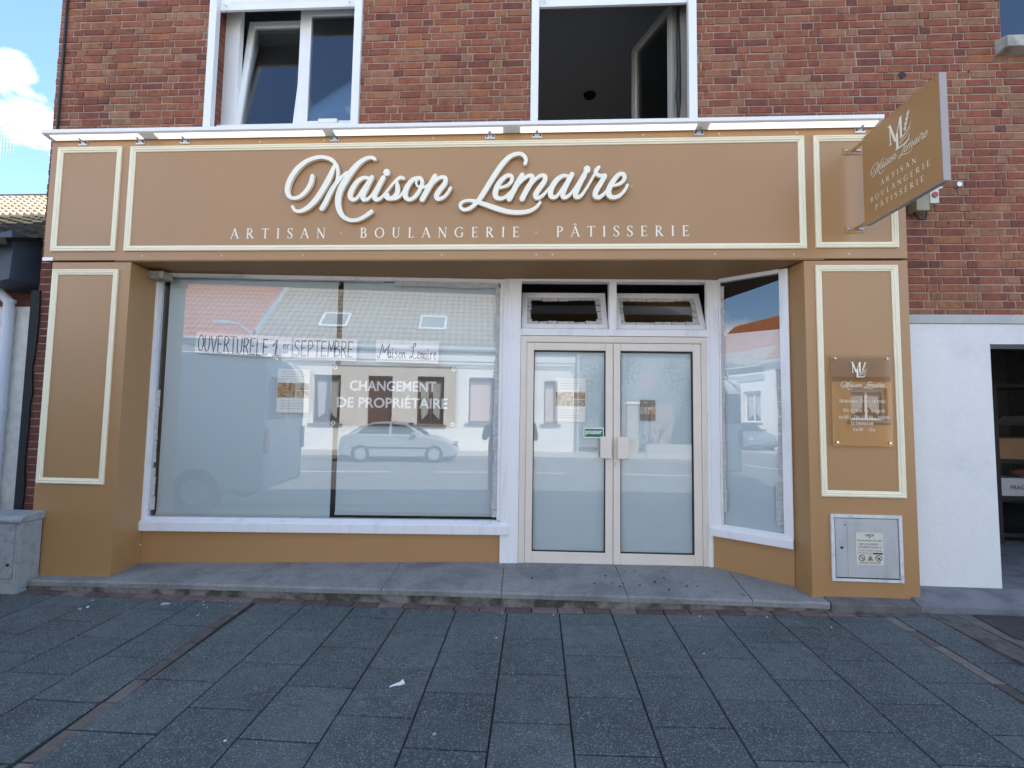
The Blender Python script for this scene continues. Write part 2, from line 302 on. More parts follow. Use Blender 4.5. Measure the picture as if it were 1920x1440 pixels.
GL = {
 'I': (.28, _stem(.14)),
 'A': (.80, [st(.06, 0, .40, 1, N_), st(.38, 1, .74, 0, T_), st(.17, .36, .60, .36, S_), sf(.06, 0, .1), sf(.74, 0, .12)]),
 'R': (.74, _stem(.14)+[[(.16, .975, N_), (.32, .97, N_), (.46, .89, .1), (.51, .74, T_), (.45, .59, .1), (.32, .51, N_), (.16, .51, N_)], st(.30, .51, .66, 0, T_), sf(.68, 0, .1)]),
 'T': (.70, [st(.35, 0, .35, 1, T_), sf(.35, 0), st(.0, .97, .70, .97, N_), st(.02, 1, .0, .82, S_), st(.68, 1, .70, .82, S_)]),
 'S': (.52, [[(.46, .80, N_), (.40, .93, .06), (.26, .985, .06), (.11, .92, .09), (.06, .76, .12), (.16, .6, T_), (.34, .46, T_), (.46, .3, .13), (.42, .1, .09), (.26, .015, .055), (.1, .06, .055), (.04, .2, N_)], st(.47, .97, .47, .76, S_), st(.03, .03, .03, .25, S_)]),
 'N': (.82, [st(.12, 0, .12, 1, N_), st(.10, 1, .72, 0, T_), st(.72, 0, .72, 1, N_), sf(.12, 0, .1), sf(.08, 1, .08), sf(.72, 1, .1)]),
 'B': (.66, _stem(.14)+[[(.16, .975, N_), (.32, .97, N_), (.46, .89, .1), (.49, .76, T_), (.44, .62, .1), (.32, .54, N_), (.16, .54, N_)], [(.16, .53, N_), (.36, .53, N_), (.52, .43, .11), (.56, .28, T_), (.50, .11, .1), (.34, .03, N_), (.16, .025, N_)]]),
 'O': (.92, [arc(.46, .5, .39, .475, 0, 360, 24)]),
 'U': (.80, [[(.14, 1, T_), (.14, .6, T_), (.14, .35, T_), (.20, .12, .1), (.38, .03, N_), (.56, .1, N_), (.64, .32, N_), (.64, .6, N_), (.64, 1, N_)], sf(.14, 1), sf(.64, 1, .1)]),
 'L': (.56, _stem(.14)+[st(.14, .025, .52, .025, N_), st(.50, .0, .54, .2, S_)]),
 'G': (.86, [arc(.46, .5, .39, .475, 48, 312, 18), st(.72, .1, .72, .42, T_), sf(.72, .42, .12), st(.73, .97, .73, .76, S_)]),
 'C': (.80, [arc(.46, .5, .39, .475, 48, 312, 18), st(.73, .97, .73, .76, S_), st(.73, .2, .73, .06, S_)]),
 'E': (.60, _stem(.14)+[st(.14, .975, .52, .975, N_), st(.14, .5, .44, .5, N_), st(.14, .025, .54, .025, N_), st(.52, 1, .53, .84, S_), st(.43, .41, .43, .59, S_), st(.54, 0, .57, .18, S_)]),
 'P': (.62, _stem(.14)+[[(.16, .975, N_), (.32, .97, N_), (.48, .88, .1), (.53, .72, T_), (.47, .55, .1), (.32, .46, N_), (.16, .46, N_)]]),
 'H': (.80, _stem(.14)+_stem(.66)+[st(.14, .5, .66, .5, N_)]),
 'D': (.84, _stem(.14)+[[(.16, .975, N_), (.40, .97, N_), (.62, .85, .1), (.74, .5, T_), (.62, .15, .1), (.40, .03, N_), (.16, .025, N_)]]),
 'V': (.80, [st(.06, 1, .40, 0, T_), st(.40, 0, .72, 1, N_), sf(.06, 1), sf(.72, 1, .1)]),
 'M': (.98, [st(.14, 0, .14, 1, N_), st(.12, 1, .47, .02, T_), st(.47, .02, .82, 1, N_), st(.84, 0, .84, 1, T_), sf(.14, 0, .1), sf(.84, 0, .12), sf(.08, 1, .09), sf(.88, 1, .09)]),
 '0': (.56, [arc(.28, .5, .22, .475, 0, 360, 18, .11)]), '1': (.34, [st(.18, 0, .18, 1, .11), st(.04, .84, .18, .98, S_), sf(.18, 0)]),
 '3': (.5, [[(.06, .85, N_), (.2, .97, N_), (.38, .88, .1), (.38, .68, .1), (.2, .55, N_), (.42, .42, .1), (.44, .2, .11), (.25, .03, N_), (.06, .1, N_)]]),
 '5': (.5, [st(.42, .97, .12, .97, N_), st(.12, .97, .10, .56, N_), [(.10, .56, N_), (.28, .6, .07), (.43, .42, .11), (.42, .2, .11), (.25, .03, N_), (.05, .08, N_)]]),
 '6': (.54, [arc(.28, .3, .21, .28, 0, 360, 16, .1), [(.44, .97, N_), (.24, .8, .08), (.09, .5, .11), (.08, .3, .1)]]),
 '9': (.54, [arc(.27, .7, .21, .28, 0, 360, 16, .1), [(.1, .03, N_), (.3, .2, .08), (.45, .5, .11), (.47, .7, .1)]]),
 "'": (.2, [st(.12, 1, .08, .76, .07)]), '-': (.4, [st(.06, .42, .34, .42, .07)]), '·': (.3, [st(.11, .46, .19, .46, .09)]),
}
GL['Â'] = (GL['A'][0], GL['A'][1]+[st(.26, 1.1, .39, 1.24, S_*1.3), st(.39, 1.24, .52, 1.1, S_*1.3)])
def roman_width(s, track): return sum((GL[c][0] if c != ' ' else .34)+track for c in s)-track
def roman(mb, s, x0, z0, h, x1=None, track=.3, y=0., th=0., small=None, each=None):
    """Roman capitals from x0 (to x1), base line z0, cap height h; small = height factor of all but word initials"""
    def hh(i): return 1. if not small or i == 0 or s[i-1] == ' ' or s[i].isdigit() else small
    if x1 is not None:
        W = sum((GL[c][0] if c != ' ' else .34)*hh(i) for i, c in enumerate(s)); track = ((x1-x0)/h-W)/max(len(s)-1, 1)
    x = x0; k = 0
    for i, c in enumerate(s):
        if c == ' ': x += (.34*hh(i)+track)*h; continue
        q = h*hh(i)
        if each: mb = MB()
        for stk in GL[c][1]:
            k += 1
            mb.ribbon([(x+a*q, z0+b*q, wd*q) for a, b, wd in stk], y-(k % 7)*.00012, th, .0, rnd=False)
        x += GL[c][0]*q+track*h
        if each: each(mb)
def emblem(mb, x, z, h, y, th=0.):
    """monogram: M, a lower L and a wheat ear; x,z = bottom left of the M, h = M height"""
    for i, stk in enumerate(GL['M'][1]): mb.ribbon([(x+a*h*.96, z+b*h, wd*h) for a, b, wd in stk], y-i*.00012, th, rnd=False)
    lx, lz = x+.44*h, z-.45*h
    for i, stk in enumerate([st(.14, 0, .14, .92, T_*1.1), sf(.14, 0, .14), st(.14, .03, .78, .03, N_*1.2), [(.74, .02, .05), (.88, .16, .05), (.96, .38, .03)]]):
        mb.ribbon([(lx+a*h*.9, lz+b*h*.85, wd*h) for a, b, wd in stk], y-.0009-i*.00012, th, rnd=False)
    mb.ribbon([(lx+a*h, lz+b*h, wd*h) for a, b, wd in [(.26, .18, .02), (.42, .36, .05), (.6, .48, .06), (.82, .62, .045), (.98, .86, .015)]], y-.0016, th)
    mb.ribbon([(lx+a*h, lz+b*h, wd*h) for a, b, wd in [(.30, .14, .015), (.5, .26, .035), (.74, .36, .03), (.98, .62, .012)]], y-.0018, th)
    for q in range(4):
        for sgn in (-1, 1):
            bx, bz = lx+(.62+.07*q)*h, lz+(.62+.2*q)*h
            mb.ribbon([(bx, bz, .02*h), (bx+sgn*.05*h, bz+.1*h, .07*h), (bx+.05*h+sgn*.02*h, bz+.24*h, .01*h)], y-.002-.0001*q, th)
_fcache = {}
def bfont(s, bold=0.):
    if (s, bold) not in _fcache:
        c = bpy.data.curves.new('lettering', 'FONT'); c.body = s; c.offset = bold; c.resolution_u = 3
        o = bpy.data.objects.new('lettering', c); COL.objects.link(o)
        me = bpy.data.meshes.new_from_object(o.evaluated_get(bpy.context.evaluated_depsgraph_get()))
        vs = [(v.co.x, v.co.y) for v in me.vertices]; fs = [tuple(p.vertices) for p in me.polygons]
        bpy.data.objects.remove(o); bpy.data.curves.remove(c); bpy.data.meshes.remove(me)
        _fcache[(s, bold)] = (vs, fs)
    return _fcache[(s, bold)]
def sans(mb, s, x0, x1, z0, h, y, bold=0.):
    """sans lettering stretched to x0..x1, base line z0, cap height h"""
    vs, fs = bfont(s, bold)
    a = min(v[0] for v in vs); b = max(v[0] for v in vs); cap = max(v[1] for v in bfont('H', bold)[0])
    mb.add([(x0+(v[0]-a)/(b-a)*(x1-x0), y, z0+v[1]/cap*h) for v in vs], fs)
HAND = {'O': [[(.3, 1), (.1, .8), (.05, .4), (.2, .02), (.45, .1), (.58, .5), (.5, .9), (.28, 1)]], 'U': [[(.05, 1), (.06, .3), (.2, .02), (.42, .1), (.5, .4), (.52, 1)]], 'V': [[(.02, 1), (.3, 0)], [(.3, 0), (.6, 1)]],
 'E': [[(.08, 1), (.05, 0)], [(.08, 1), (.5, 1)], [(.07, .52), (.42, .53)], [(.05, 0), (.5, .02)]], 'R': [[(.08, 1), (.04, 0)], [(.08, 1), (.4, .98), (.5, .78), (.35, .55), (.07, .5)], [(.25, .5), (.55, 0)]],
 'T': [[(.0, 1), (.6, 1)], [(.3, 1), (.28, 0)]], 'L': [[(.08, 1), (.05, 0)], [(.05, 0), (.5, .01)]], '1': [[(.05, .7), (.35, 1)], [(.35, 1), (.25, 0)], [(.05, 0), (.5, 0)]],
 'S': [[(.5, .9), (.3, 1), (.08, .85), (.15, .6), (.4, .45), (.5, .2), (.3, 0), (.02, .08)]], 'P': [[(.08, 1), (.06, 0)], [(.08, 1), (.4, .98), (.52, .75), (.35, .5), (.07, .45)]],
 'M': [[(.04, 0), (.1, 1)], [(.1, 1), (.35, .35)], [(.35, .35), (.62, 1)], [(.62, 1), (.7, 0)]], 'B': [[(.08, 1), (.05, 0)], [(.08, 1), (.4, .95), (.42, .65), (.07, .53)], [(.07, .53), (.5, .42), (.5, .1), (.05, 0)]],
 'a': [[(.45, .45), (.2, .5), (.06, .25), (.2, .0), (.42, .15), (.47, .5)], [(.47, .5), (.46, .1), (.58, 0), (.66, .08)]], 'i': [[(.2, .5), (.18, .1), (.3, 0), (.5, .1)], [(.2, .70), (.24, .78)]], 's': [[(.4, .48), (.2, .5), (.12, .38), (.38, .2), (.3, .0), (.05, .04)]],
 'o': [[(.3, .5), (.08, .35), (.1, .08), (.3, 0), (.5, .15), (.46, .42), (.28, .5)]], 'n': [[(.1, .5), (.1, 0)], [(.1, .3), (.3, .5), (.46, .4), (.46, .05), (.6, .05)]], 'm': [[(.05, .5), (.05, 0)], [(.05, .3), (.2, .5), (.3, .38), (.3, 0)], [(.3, .3), (.46, .5), (.58, .38), (.58, .05), (.7, .04)]],
 'W': [[(.0, .15), (.08, -.05), (.16, .1), (.32, 1)], [(.32, 1), (.46, .35)], [(.46, .35), (.82, 1)], [(.82, 1), (.70, .3), (.78, 0), (.95, .08)]], 'Q': [[(.12, .80), (.30, .72), (.52, .88), (.50, 1.0), (.38, .96), (.34, .7), (.32, .35), (.22, .04), (.08, .0), (.08, .12), (.25, .12), (.48, -.02), (.72, .1)]],
 'e': [[(.1, .3), (.45, .35), (.4, .55), (.15, .5), (.1, .15), (.3, 0), (.5, .12)]], 'r': [[(.1, .5), (.08, 0)], [(.08, .3), (.25, .52), (.45, .5)]]}
def hand(mb, s, x0, x1, z0, h, y, wd, tilt=0.):
    n = len(s); step = (x1-x0)/n
    for i, c in enumerate(s):
        if c == ' ': continue
        for j, stk in enumerate(HAND[c]):
            jz = random.uniform(-.03, .03)*h
            mb.ribbon([(x0+i*step+a*step*1.45, z0+tilt*(x0+i*step+a*step)+b*h+jz, wd) for a, b in stk], y-.0002*j, 0)
"""helpers end"""
# ================================================================== SETTING
def gz(x, y):                       # pavement height
    return (min(max(x+.2, 0), 3.2)*.024) + .025*max(min(y, 0.2), -3.4)
def step_z(x, y): return .085+.035*max(0, min(1, (x+4.4)/3.6))+.008*max(0, min(1, (x+.5)/2))+.045*(y+.1)
structure(MB().quad((-150, -150, -.3), (150, -150, -.3), (150, 150, -.3), (-150, 150, -.3)).build('ground', mat('earth', (.12, .11, .09), .95)))
ROADM = mat('asphalt', (.19, .185, .18), rough=.9, var=.15, scale=3, bump=.4, bscale=120)
structure(MB().quad((-60, -13.1, -.18), (60, -13.1, -.18), (60, -3.7, -.18), (-60, -3.7, -.18)).build('road', ROADM))
m = MB(); x = -58.
while x < 58:
    m.box(x, x+3.0, -9.06, -8.94, -.179, -.174); x += 4.33
structure(m.build('road_marking', mat('road_paint', (.72, .72, .70), .7)))
m = MB()
for y0 in (-3.7, -13.25): 
    for k in range(-50, 50): m.box(k*1.0, k*1.0+.992, y0, y0+.15, -.2, -.075)
structure(m.build('kerb', mat('kerb_concrete', (.30, .295, .28), .9, var=.15)))
structure(MB().box(-60, 60, -16.3, -13.25, -.3, -.085).build('opposite_pavement', mat('pale_pavement', (.45, .43, .40), .9, var=.12, bump=.2)))
# paving slabs of the near pavement: every slab a block, joints show the dark bed
m = MB()
m.add([(x, y, gz(x, y)-.012) for y in (-3.55, .2) for x in (-12, -.2, 3., 14)], [(0, 1, 5, 4), (1, 2, 6, 5), (2, 3, 7, 6)])
structure(m.build('paving_bed', JOINT))
def slab(m, x0, x1, y0, y1, dz=0.):
    g = .0048; x0 += g; x1 -= g; y0 += g; y1 -= g; j = lambda: random.uniform(-.0012, .0012)
    m.cur = random.random(); c = .004
    z = [gz(x, y)+dz+random.uniform(-.0015, .0015) for x, y in ((x0, y0), (x1, y0), (x1, y1), (x0, y1))]
    P = [(x0+j(), y0+j()), (x1+j(), y0+j()), (x1+j(), y1+j()), (x0+j(), y1+j())]
    I = [(P[0][0]+c, P[0][1]+c), (P[1][0]-c, P[1][1]+c), (P[2][0]-c, P[2][1]-c), (P[3][0]+c, P[3][1]-c)]
    vs = [(*I[k], z[k]) for k in range(4)]+[(*P[k], z[k]-.003) for k in range(4)]+[(*P[k], z[k]-.03) for k in range(4)]
    m.add(vs, [(0, 1, 2, 3)]+[(k+4, (k+1) % 4+4, (k+1) % 4, k) for k in range(4)]+[(k+8, (k+1) % 4+8, (k+1) % 4+4, k+4) for k in range(4)])
m = MB(); xs = []
x = -.215; xs = [(-.215+.41*k, -.215+.41*(k+1)) for k in range(-5, 7)]
left0 = -.215-.41*5; right0 = -.215+.41*7
xl = [(left0-.085-.41*(k+1), left0-.085-.41*k) for k in range(14)]
xr = [(right0+.085+.41*k, right0+.085+.41*(k+1)) for k in range(14)]
for i, (a, b) in enumerate(sorted(xl+xs+xr)):
    k0 = round((a+.215)/.41)
    off = -.588 if k0 % 2 == 0 else -.360
    ys = [-.175]; y = off
    while y > -.175: y -= .436
    if -.175-y < .03: y -= .436
    while y > -3.5: ys.append(y); y -= .436
    ys.append(-3.54)
    for p, q in zip(ys[:-1], ys[1:]): 
        if a > 3.15 and p > -.5: 
            if q > -.56: continue
            p = -.56
        slab(m, a, b, q, p)
structure(m.build('paving_slabs', SLAB, attr=True))
m = MB()
for xx, dx in ((left0-.0425, -.11), (right0+.0425, -.05)):       # brick strips that run out from the step
    y = -.18
    while y > -3.5:
        n0 = len(m.v); slab(m, xx-.0425, xx+.0425, y-.213, y, .002); m.v[n0:] = [(px+(-dx)*(-(py+1.5))*.0+dx*(py+1.2)*.35*(1 if dx == -.11 else .6), py, pz) for px, py, pz in m.v[n0:]]
        y -= .213
structure(m.build('brick_strip', PAVER, attr=True)); m = MB(); x = -4.6
while x < 2.5:                                                     # edging along the step
    slab(m, x, x+.208, -.172, -.075, .001); x += .208
structure(m.build('brick_edging', PAVER2, attr=True))
# cement patch, ground sheet up to the step on the right
m = MB(); m.box(2.5, 9, -.175, .0, gz(3, -.1)-.06, gz(3, -.1)-.006)
m.box(3.02, 3.2, -1.1, -.1, .0, gz(3.1, -.3)+.004)
structure(m.build('cement_patch', mat('cement', (.115, .105, .095), .95, c2=(.06, .05, .045), cscale=12, bump=.5)))
# the step in front of the shop
m = MB(); st_x = [-4.6, -2.672, -1.26, -.27, .747, 1.72, 2.31]; st_b = [-4.6, -2.71, -1.27, -.30, .757, 1.79, 2.31]
mm = MB()
for i in range(6):
    g = .0025; f0, f1 = st_x[i]+g, st_x[i+1]-g; b0, b1 = st_b[i]+g, st_b[i+1]-g
    n = 7; vs = []
    for k in range(n+1):
        t = k/n; xf_, xb = f0+(f1-f0)*t, b0+(b1-b0)*t
        jz = random.uniform(-.004, .002); jy = random.uniform(-.006, .004)
        vs += [(xf_, -.10+jy, step_z(xf_, -.1)-.014+jz), (xf_, -.088+jy, step_z(xf_, -.1)-.001+jz), (xb, .75, step_z(xb, .75)), (xf_, -.098+jy, step_z(xf_, -.1)-.05)]
    fs = []
    for k in range(n):
        p, q = k*4, k*4+4
        fs += [(p, q, q+1, p+1), (p+1, q+1, q+2, p+2), (p+3, q+3, q, p)]
    m.add(vs, fs)
structure(m.build('step_slabs', STONE))
m = MB(); vs = []; n = 60
for k in range(n+1):
    x = -4.62+k*6.93/n; jy = random.uniform(-.006, .006)
    vs += [(x, -.088+jy, -.12), (x, -.090+jy, step_z(x, -.1)-.035), (x, -.09, step_z(x, -.1)-.02), (x, .75, -.02)]
m.add(vs, [(k*4+a, k*4+4+a, k*4+5+a, k*4+1+a) for k in range(n) for a in (0, 1)])
structure(m.build('step_face', STONE2))
m = MB()
m.prismx([(-.12, -.1), (-.105, .125), (.0, .142), (.2, .15), (.2, -.1)], 2.318, 2.985)
structure(m.build('step_kerbstone', mat('old_stone', (.14, .13, .125), .9, c2=(.075, .07, .06), cscale=6, bump=.5), bevel=.012))
m = MB(); m.prismx([(-.10, -.1), (-.095, .13), (.13, .20), (1.0, .225), (1.0, -.1)], 2.99, 11)
structure(m.build('doorway_ledge', mat('ledge_stone', (.17, .175, .19), .85, c2=(.11, .11, .12), cscale=5, bump=.35, bscale=40), bevel=.01))

# ================================================================== BRICK BUILDING
bld = thing('brick_house', 'red brick house with white framed upper windows above the tan shop front', 'house')
WX0, WX1, WZ1, BY = -4.72, 11., 6.9, .140
HOLES = [(-3.185, -1.69, 4.12, 5.75), (-.09, 1.405, 4.12, 5.75), (4.04, 4.95, 4.905, 6.1), (-3.9, 2.4, -.2, 3.2), (3.07, 11.1, -.2, 2.465)]
xsb = sorted({WX0, WX1}|{h for H in HOLES for h in H[:2] if WX0 < h < WX1}); zsb = sorted({-.2, WZ1}|{h for H in HOLES for h in H[2:] if -.2 < h < WZ1})
m = MB()
for a, b in zip(xsb[:-1], xsb[1:]):
    for c, d in zip(zsb[:-1], zsb[1:]):
        cx, cz = (a+b)/2, (c+d)/2
        if any(h[0] < cx < h[1] and h[2] < cz < h[3] for h in HOLES): continue
        m.box(a, b, BY, BY+.22, c, d)
nm = len(m.f)
def brick(m, x0, x1, z0, z1):
    if x1-x0 < .012: return
    m.cur = random.random() if x1 > -4.42 or z0 > 4 else random.random()*.04; p = random.uniform(.004, .0095); j = lambda: random.uniform(-.0028, .0028)  # low bricks at the left end: recess shade put into their colour
    y = BY-p; c = .0035
    A = [(x0+j(), z0+j()), (x1+j(), z0+j()), (x1+j(), z1+j()), (x0+j(), z1+j())]
    I = [(A[0][0]+c, A[0][1]+c), (A[1][0]-c, A[1][1]+c), (A[2][0]-c, A[2][1]-c), (A[3][0]+c, A[3][1]-c)]
    m.add([(a, y, b) for a, b in I]+[(a, y+.003, b) for a, b in A]+[(a, BY+.002, b) for a, b in A],
          [(0, 1, 2, 3)]+[(k+4, (k+1) % 4+4, (k+1) % 4, k) for k in range(4)]+[(k+8, (k+1) % 4+8, (k+1) % 4+4, k+4) for k in range(4)])
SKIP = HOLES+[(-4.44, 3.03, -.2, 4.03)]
cz = -.02; row = 0; CH, JH = .0705, .0115
while cz < WZ1:
    x = WX0-random.uniform(0, .02)-(0 if row % 2 else .157); k = row
    while x < WX1:
        wd = (.1985 if k % 2 else .0935)+random.uniform(-.003, .003); k += 1
        segs = [(max(x, WX0), min(x+wd, WX1))]
        if x > 8 or cz > 5.9: segs = []
        for h in SKIP:
            if h[2] < cz+.03 < h[3]:
                o = []
                for a, b in segs:
                    if b <= h[0] or a >= h[1]: o.append((a, b)); continue
                    if a < h[0]: o.append((a, h[0]-.002))
                    if b > h[1]: o.append((h[1]+.002, b))
                segs = o
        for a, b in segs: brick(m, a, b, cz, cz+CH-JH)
        x += wd+.0115
    cz += CH; row += 1
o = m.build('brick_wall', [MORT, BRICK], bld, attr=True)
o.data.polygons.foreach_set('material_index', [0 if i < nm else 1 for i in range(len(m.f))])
# gable side and back of the house, roof
m = MB(); m.box(WX0, WX0+.25, BY+.22, 8, -.2, WZ1); m.box(WX0, WX1, 8, 8.25, -.2, WZ1); m.box(WX1-.25, WX1, BY+.22, 8, -.2, WZ1)
m.build('side_wall', BRICK, bld, attr=True)
m = MB(); m.prismx([(-.12, WZ1-.02), (4.1, WZ1+1.9), (8.4, WZ1-.02), (8.4, WZ1+.1), (4.1, WZ1+2.05), (-.12, WZ1+.1)], WX0-.1, WX1+.1)
m.build('roof', mat('roof_slate', (.05, .05, .055), .7), bld)
# rooms behind the windows
m = MB(); m.box(-4.4, 3.6, 4.4, 4.5, 4.1, 6.5); m.box(-4.45, -4.4, .37, 4.5, 4.1, 6.5); m.box(3.6, 3.65, .37, 4.5, 4.1, 6.5); m.box(-1.0, -.95, .37, 4.4, 4.1, 6.5)
m.box(-4.4, 3.6, .37, 4.5, 6.5, 6.55); m.box(-4.4, 3.6, .37, 4.5, 4.0, 4.1)
m.box(3.9, 5.2, .5, .55, 4.6, 6.5)
m.build('room_shell', ROOM, bld)
MB().tube([(.762, 2.99, 6.5), (.762, 2.99, 6.47)], [.10, .085], 18).build('ceiling_spotlight', BLACK, bld)
# white wall at the right, lintel, garage room
m = MB(); m.box(3.068, 3.817, .142, .42, .17, 2.384); m.box(3.817, 6.2, .142, .42, 2.214, 2.384); m.box(6.2, WX1, .142, .42, .17, 2.384)
m.build('rendered_wall', LIN, bld)
m = MB(); m.box(3.068, WX1, .128, .42, 2.386, 2.463); m.build('lintel', LINTEL, bld, bevel=.006)
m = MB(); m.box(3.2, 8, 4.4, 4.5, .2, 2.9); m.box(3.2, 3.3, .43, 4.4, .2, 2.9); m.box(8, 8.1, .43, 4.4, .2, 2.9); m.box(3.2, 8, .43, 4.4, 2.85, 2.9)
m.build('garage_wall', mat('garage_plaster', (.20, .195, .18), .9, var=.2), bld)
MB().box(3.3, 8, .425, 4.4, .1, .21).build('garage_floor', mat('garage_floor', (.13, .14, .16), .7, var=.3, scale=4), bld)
m = MB(); m.box(-3.9, 3.0, 4.6, 4.7, .05, 3.2); m.box(-4.1, -3.9, .8, 4.7, .05, 3.2); m.box(2.9, 3.0, 1.2, 4.7, .05, 3.2); m.box(-3.9, 2.9, .72, 4.6, 3.05, 3.1); m.box(-3.9, 2.9, .78, 4.6, .0, .12)
for k in range(8): m.box(-3.8+k*.85, -3.78+k*.85, .74, 4.6, 3.04, 3.05)
m.build('shop_room', SHOPIN, bld)

def reveal_pair(a0, a1, b0, b1, fr):
    for x0, x1 in ((a0, a1), (b0, b1)):
        m = MB(); m.box(x0, x1, .167, .36, 4.12, 5.9); nb_ = len(m.f); z = 4.12
        while z < 5.85:
            m.cur = random.random()*.5; m.box(x0-.004 if x0 == b0 else x0, x1 if x0 == b0 else x1+.004, .168, .355, z, z+CH-JH); z += CH
        o = m.build('reveal', [MORT, BRICK], fr, attr=True); o.data.polygons.foreach_set('material_index', [0 if i < nb_ else 1 for i in range(len(m.f))])
def window_left():
    x0, x1 = -3.185, -1.69
    m = MB(); m.box(x0, -3.113, .105, .165, 4.2, 5.9); m.box(-1.762, x1, .105, .165, 4.2, 5.9); m.box(-3.113, -1.762, .19, .33, 4.2, 4.30)
    m.box(-3.17, -3.02, .32, .385, 4.22, 5.70); m.box(-3.0195, -1.70, .322, .383, 5.63, 5.70); m.box(-2.40, -2.318, .321, .384, 4.22, 5.63); m.box(-1.80, -1.70, .33, .38, 4.22, 5.63); m.box(-2.318, -1.80, .324, .38, 5.53, 5.63)
    m.box(-3.0195, -1.70, .323, .382, 4.28, 4.36)
    fr = m.build('window', UPVC, bld, bevel=.004); fr['label'] = 'white two light window with its left sash tilted in'
    # right sash (shut)
    m = MB(); m.box(-2.316, -2.283, .31, .34, 4.36, 5.53); m.box(-1.835, -1.80, .31, .34, 4.36, 5.53); m.box(-2.283, -1.835, .31, .34, 4.33, 4.40); m.box(-2.283, -1.835, .31, .34, 5.49, 5.53); m.box(-2.16, -1.97, .285, .31, 4.365, 4.405)
    m.build('sash', UPVC, fr, bevel=.004); MB().box(-2.284, -1.834, .325, .333, 4.39, 5.50).build('pane', GLASSU, fr)
    # left sash tilted in at the top, about its bottom rail
    a = R_(7.5); Lh = 1.30
    rot = lambda x, y, z: (x, .335+y*math.cos(a)+z*math.sin(a), 4.30+z*math.cos(a)-y*math.sin(a))
    m = MB(); m.box(-3.03, -2.965, -.03, .03, 0, Lh); m.box(-2.43, -2.36, -.03, .03, 0, Lh); m.box(-2.965, -2.43, -.029, .029, 0, .065); m.box(-2.965, -2.43, -.029, .029, Lh-.065, Lh)
    m.xf(rot).build('sash', UPVC, fr, bevel=.004)
    m = MB(); m.box(-2.967, -2.428, -.006, .006, .06, Lh-.06); m.xf(rot).build('pane', GLASSU, fr)
    m = MB(); z = 5.425
    m.box(-3.112, -1.763, .15, .175, z, z+.06)
    for k in range(9): m.prismx([(.15, z+.061+k*.05), (.143, z+.085+k*.05), (.15, z+.109+k*.05), (.17, z+.109+k*.05), (.17, z+.061+k*.05)], -3.112, -1.763)
    for xx in (-3.055, -1.835): m.tube([(xx, .148, z+.05), (xx+.012, .11, z+.02)], .008, 8)
    m.box(-3.12, -1.755, .176, .35, 5.71, 5.9)
    m.build('roller_shutter', UPVC, fr)
    reveal_pair(-3.186, -3.171, -1.70, -1.688, fr)
window_left()
def window_right():
    m = MB(); m.box(-.09, -.02, .105, .165, 4.2, 5.9); m.box(1.332, 1.405, .105, .165, 4.2, 5.9)
    m.box(-.088, -.03, .32, .38, 4.22, 5.70); m.box(-.03, 1.33, .322, .378, 5.62, 5.70); m.box(1.315, 1.39, .32, .38, 4.22, 5.62); m.box(-.03, 1.315, .324, .376, 4.20, 4.28)
    fr = m.build('window', mat('aged_upvc', (.40, .385, .34), .5), bld, bevel=.004); fr.data.materials.append(UPVC)
    fr.data.polygons.foreach_set('material_index', [1 if i < 12 else 0 for i in range(len(fr.data.polygons))])
    fr['label'] = 'white framed window standing wide open on a dark room'
    a = R_(113); rot = lambda x, y, z: (1.30-x*math.cos(a)*-1, .40+x*math.sin(a), z) 
    AG = bpy.data.materials['aged_upvc']
    m = MB(); m.box(.0, .07, -.03, .03, 4.25, 5.59); m.box(.60, .67, -.03, .03, 4.25, 5.59); m.box(.07, .60, -.029, .029, 4.25, 4.32); m.box(.07, .60, -.029, .029, 5.52, 5.59)
    q = lambda x, y, z: (1.285+x*math.cos(a)+y*math.sin(a), .385+x*math.sin(a)-y*math.cos(a), z)
    m.xf(q).build('sash', AG, fr, bevel=.004); m = MB(); m.box(.068, .602, -.006, .006, 4.30, 5.54); m.xf(q).build('pane', GLASSU, fr)
    m = MB(); z = 5.36; m.box(-.019, 1.331, .15, .175, z, z+.06)
    for k in range(10): m.prismx([(.15, z+.061+k*.05), (.143, z+.085+k*.05), (.15, z+.109+k*.05), (.17, z+.109+k*.05), (.17, z+.061+k*.05)], -.019, 1.331)
    m.box(-.02, 1.33, .176, .35, 5.71, 5.9); m.tube([(.03, .148, z+.06), (.03, .115, z+.02)], .008, 8)
    m.build('roller_shutter', UPVC, fr)
    m = MB(); m.tube([(1.30, .30, 5.46), (1.292, .28, 5.1), (1.30, .29, 4.8), (1.285, .27, 4.55), (1.298, .29, 4.42), (1.29, .28, 4.30)], [.008, .02, .018, .026, .012, .006], 8)
    m.build('shutter_strap', DARK, fr, smooth=True)
    reveal_pair(-.091, -.079, 1.391, 1.407, fr)
window_right()
m = MB(); m.box(4.04, 4.10, .2, .26, 4.905, 6.1); m.box(4.10, 4.95, .2, .26, 4.905, 4.94); m.box(4.89, 4.95, .2, .26, 4.94, 6.1)
fr = m.build('window', DARK, bld); fr['label'] = 'small dark window with a stone sill'
MB().box(4.09, 4.90, .22, .23, 4.93, 6.1).build('pane', GLASSU, fr)
m = MB(); m.prismx([(.02, 4.76), (.02, 4.86), (.16, 4.903), (.36, 4.903), (.36, 4.76)], 3.975, 5.02)
m.build('sill', mat('sill_stone', (.42, .40, .35), .9, c2=(.2, .19, .16), cscale=7, bump=.5), fr, bevel=.008)
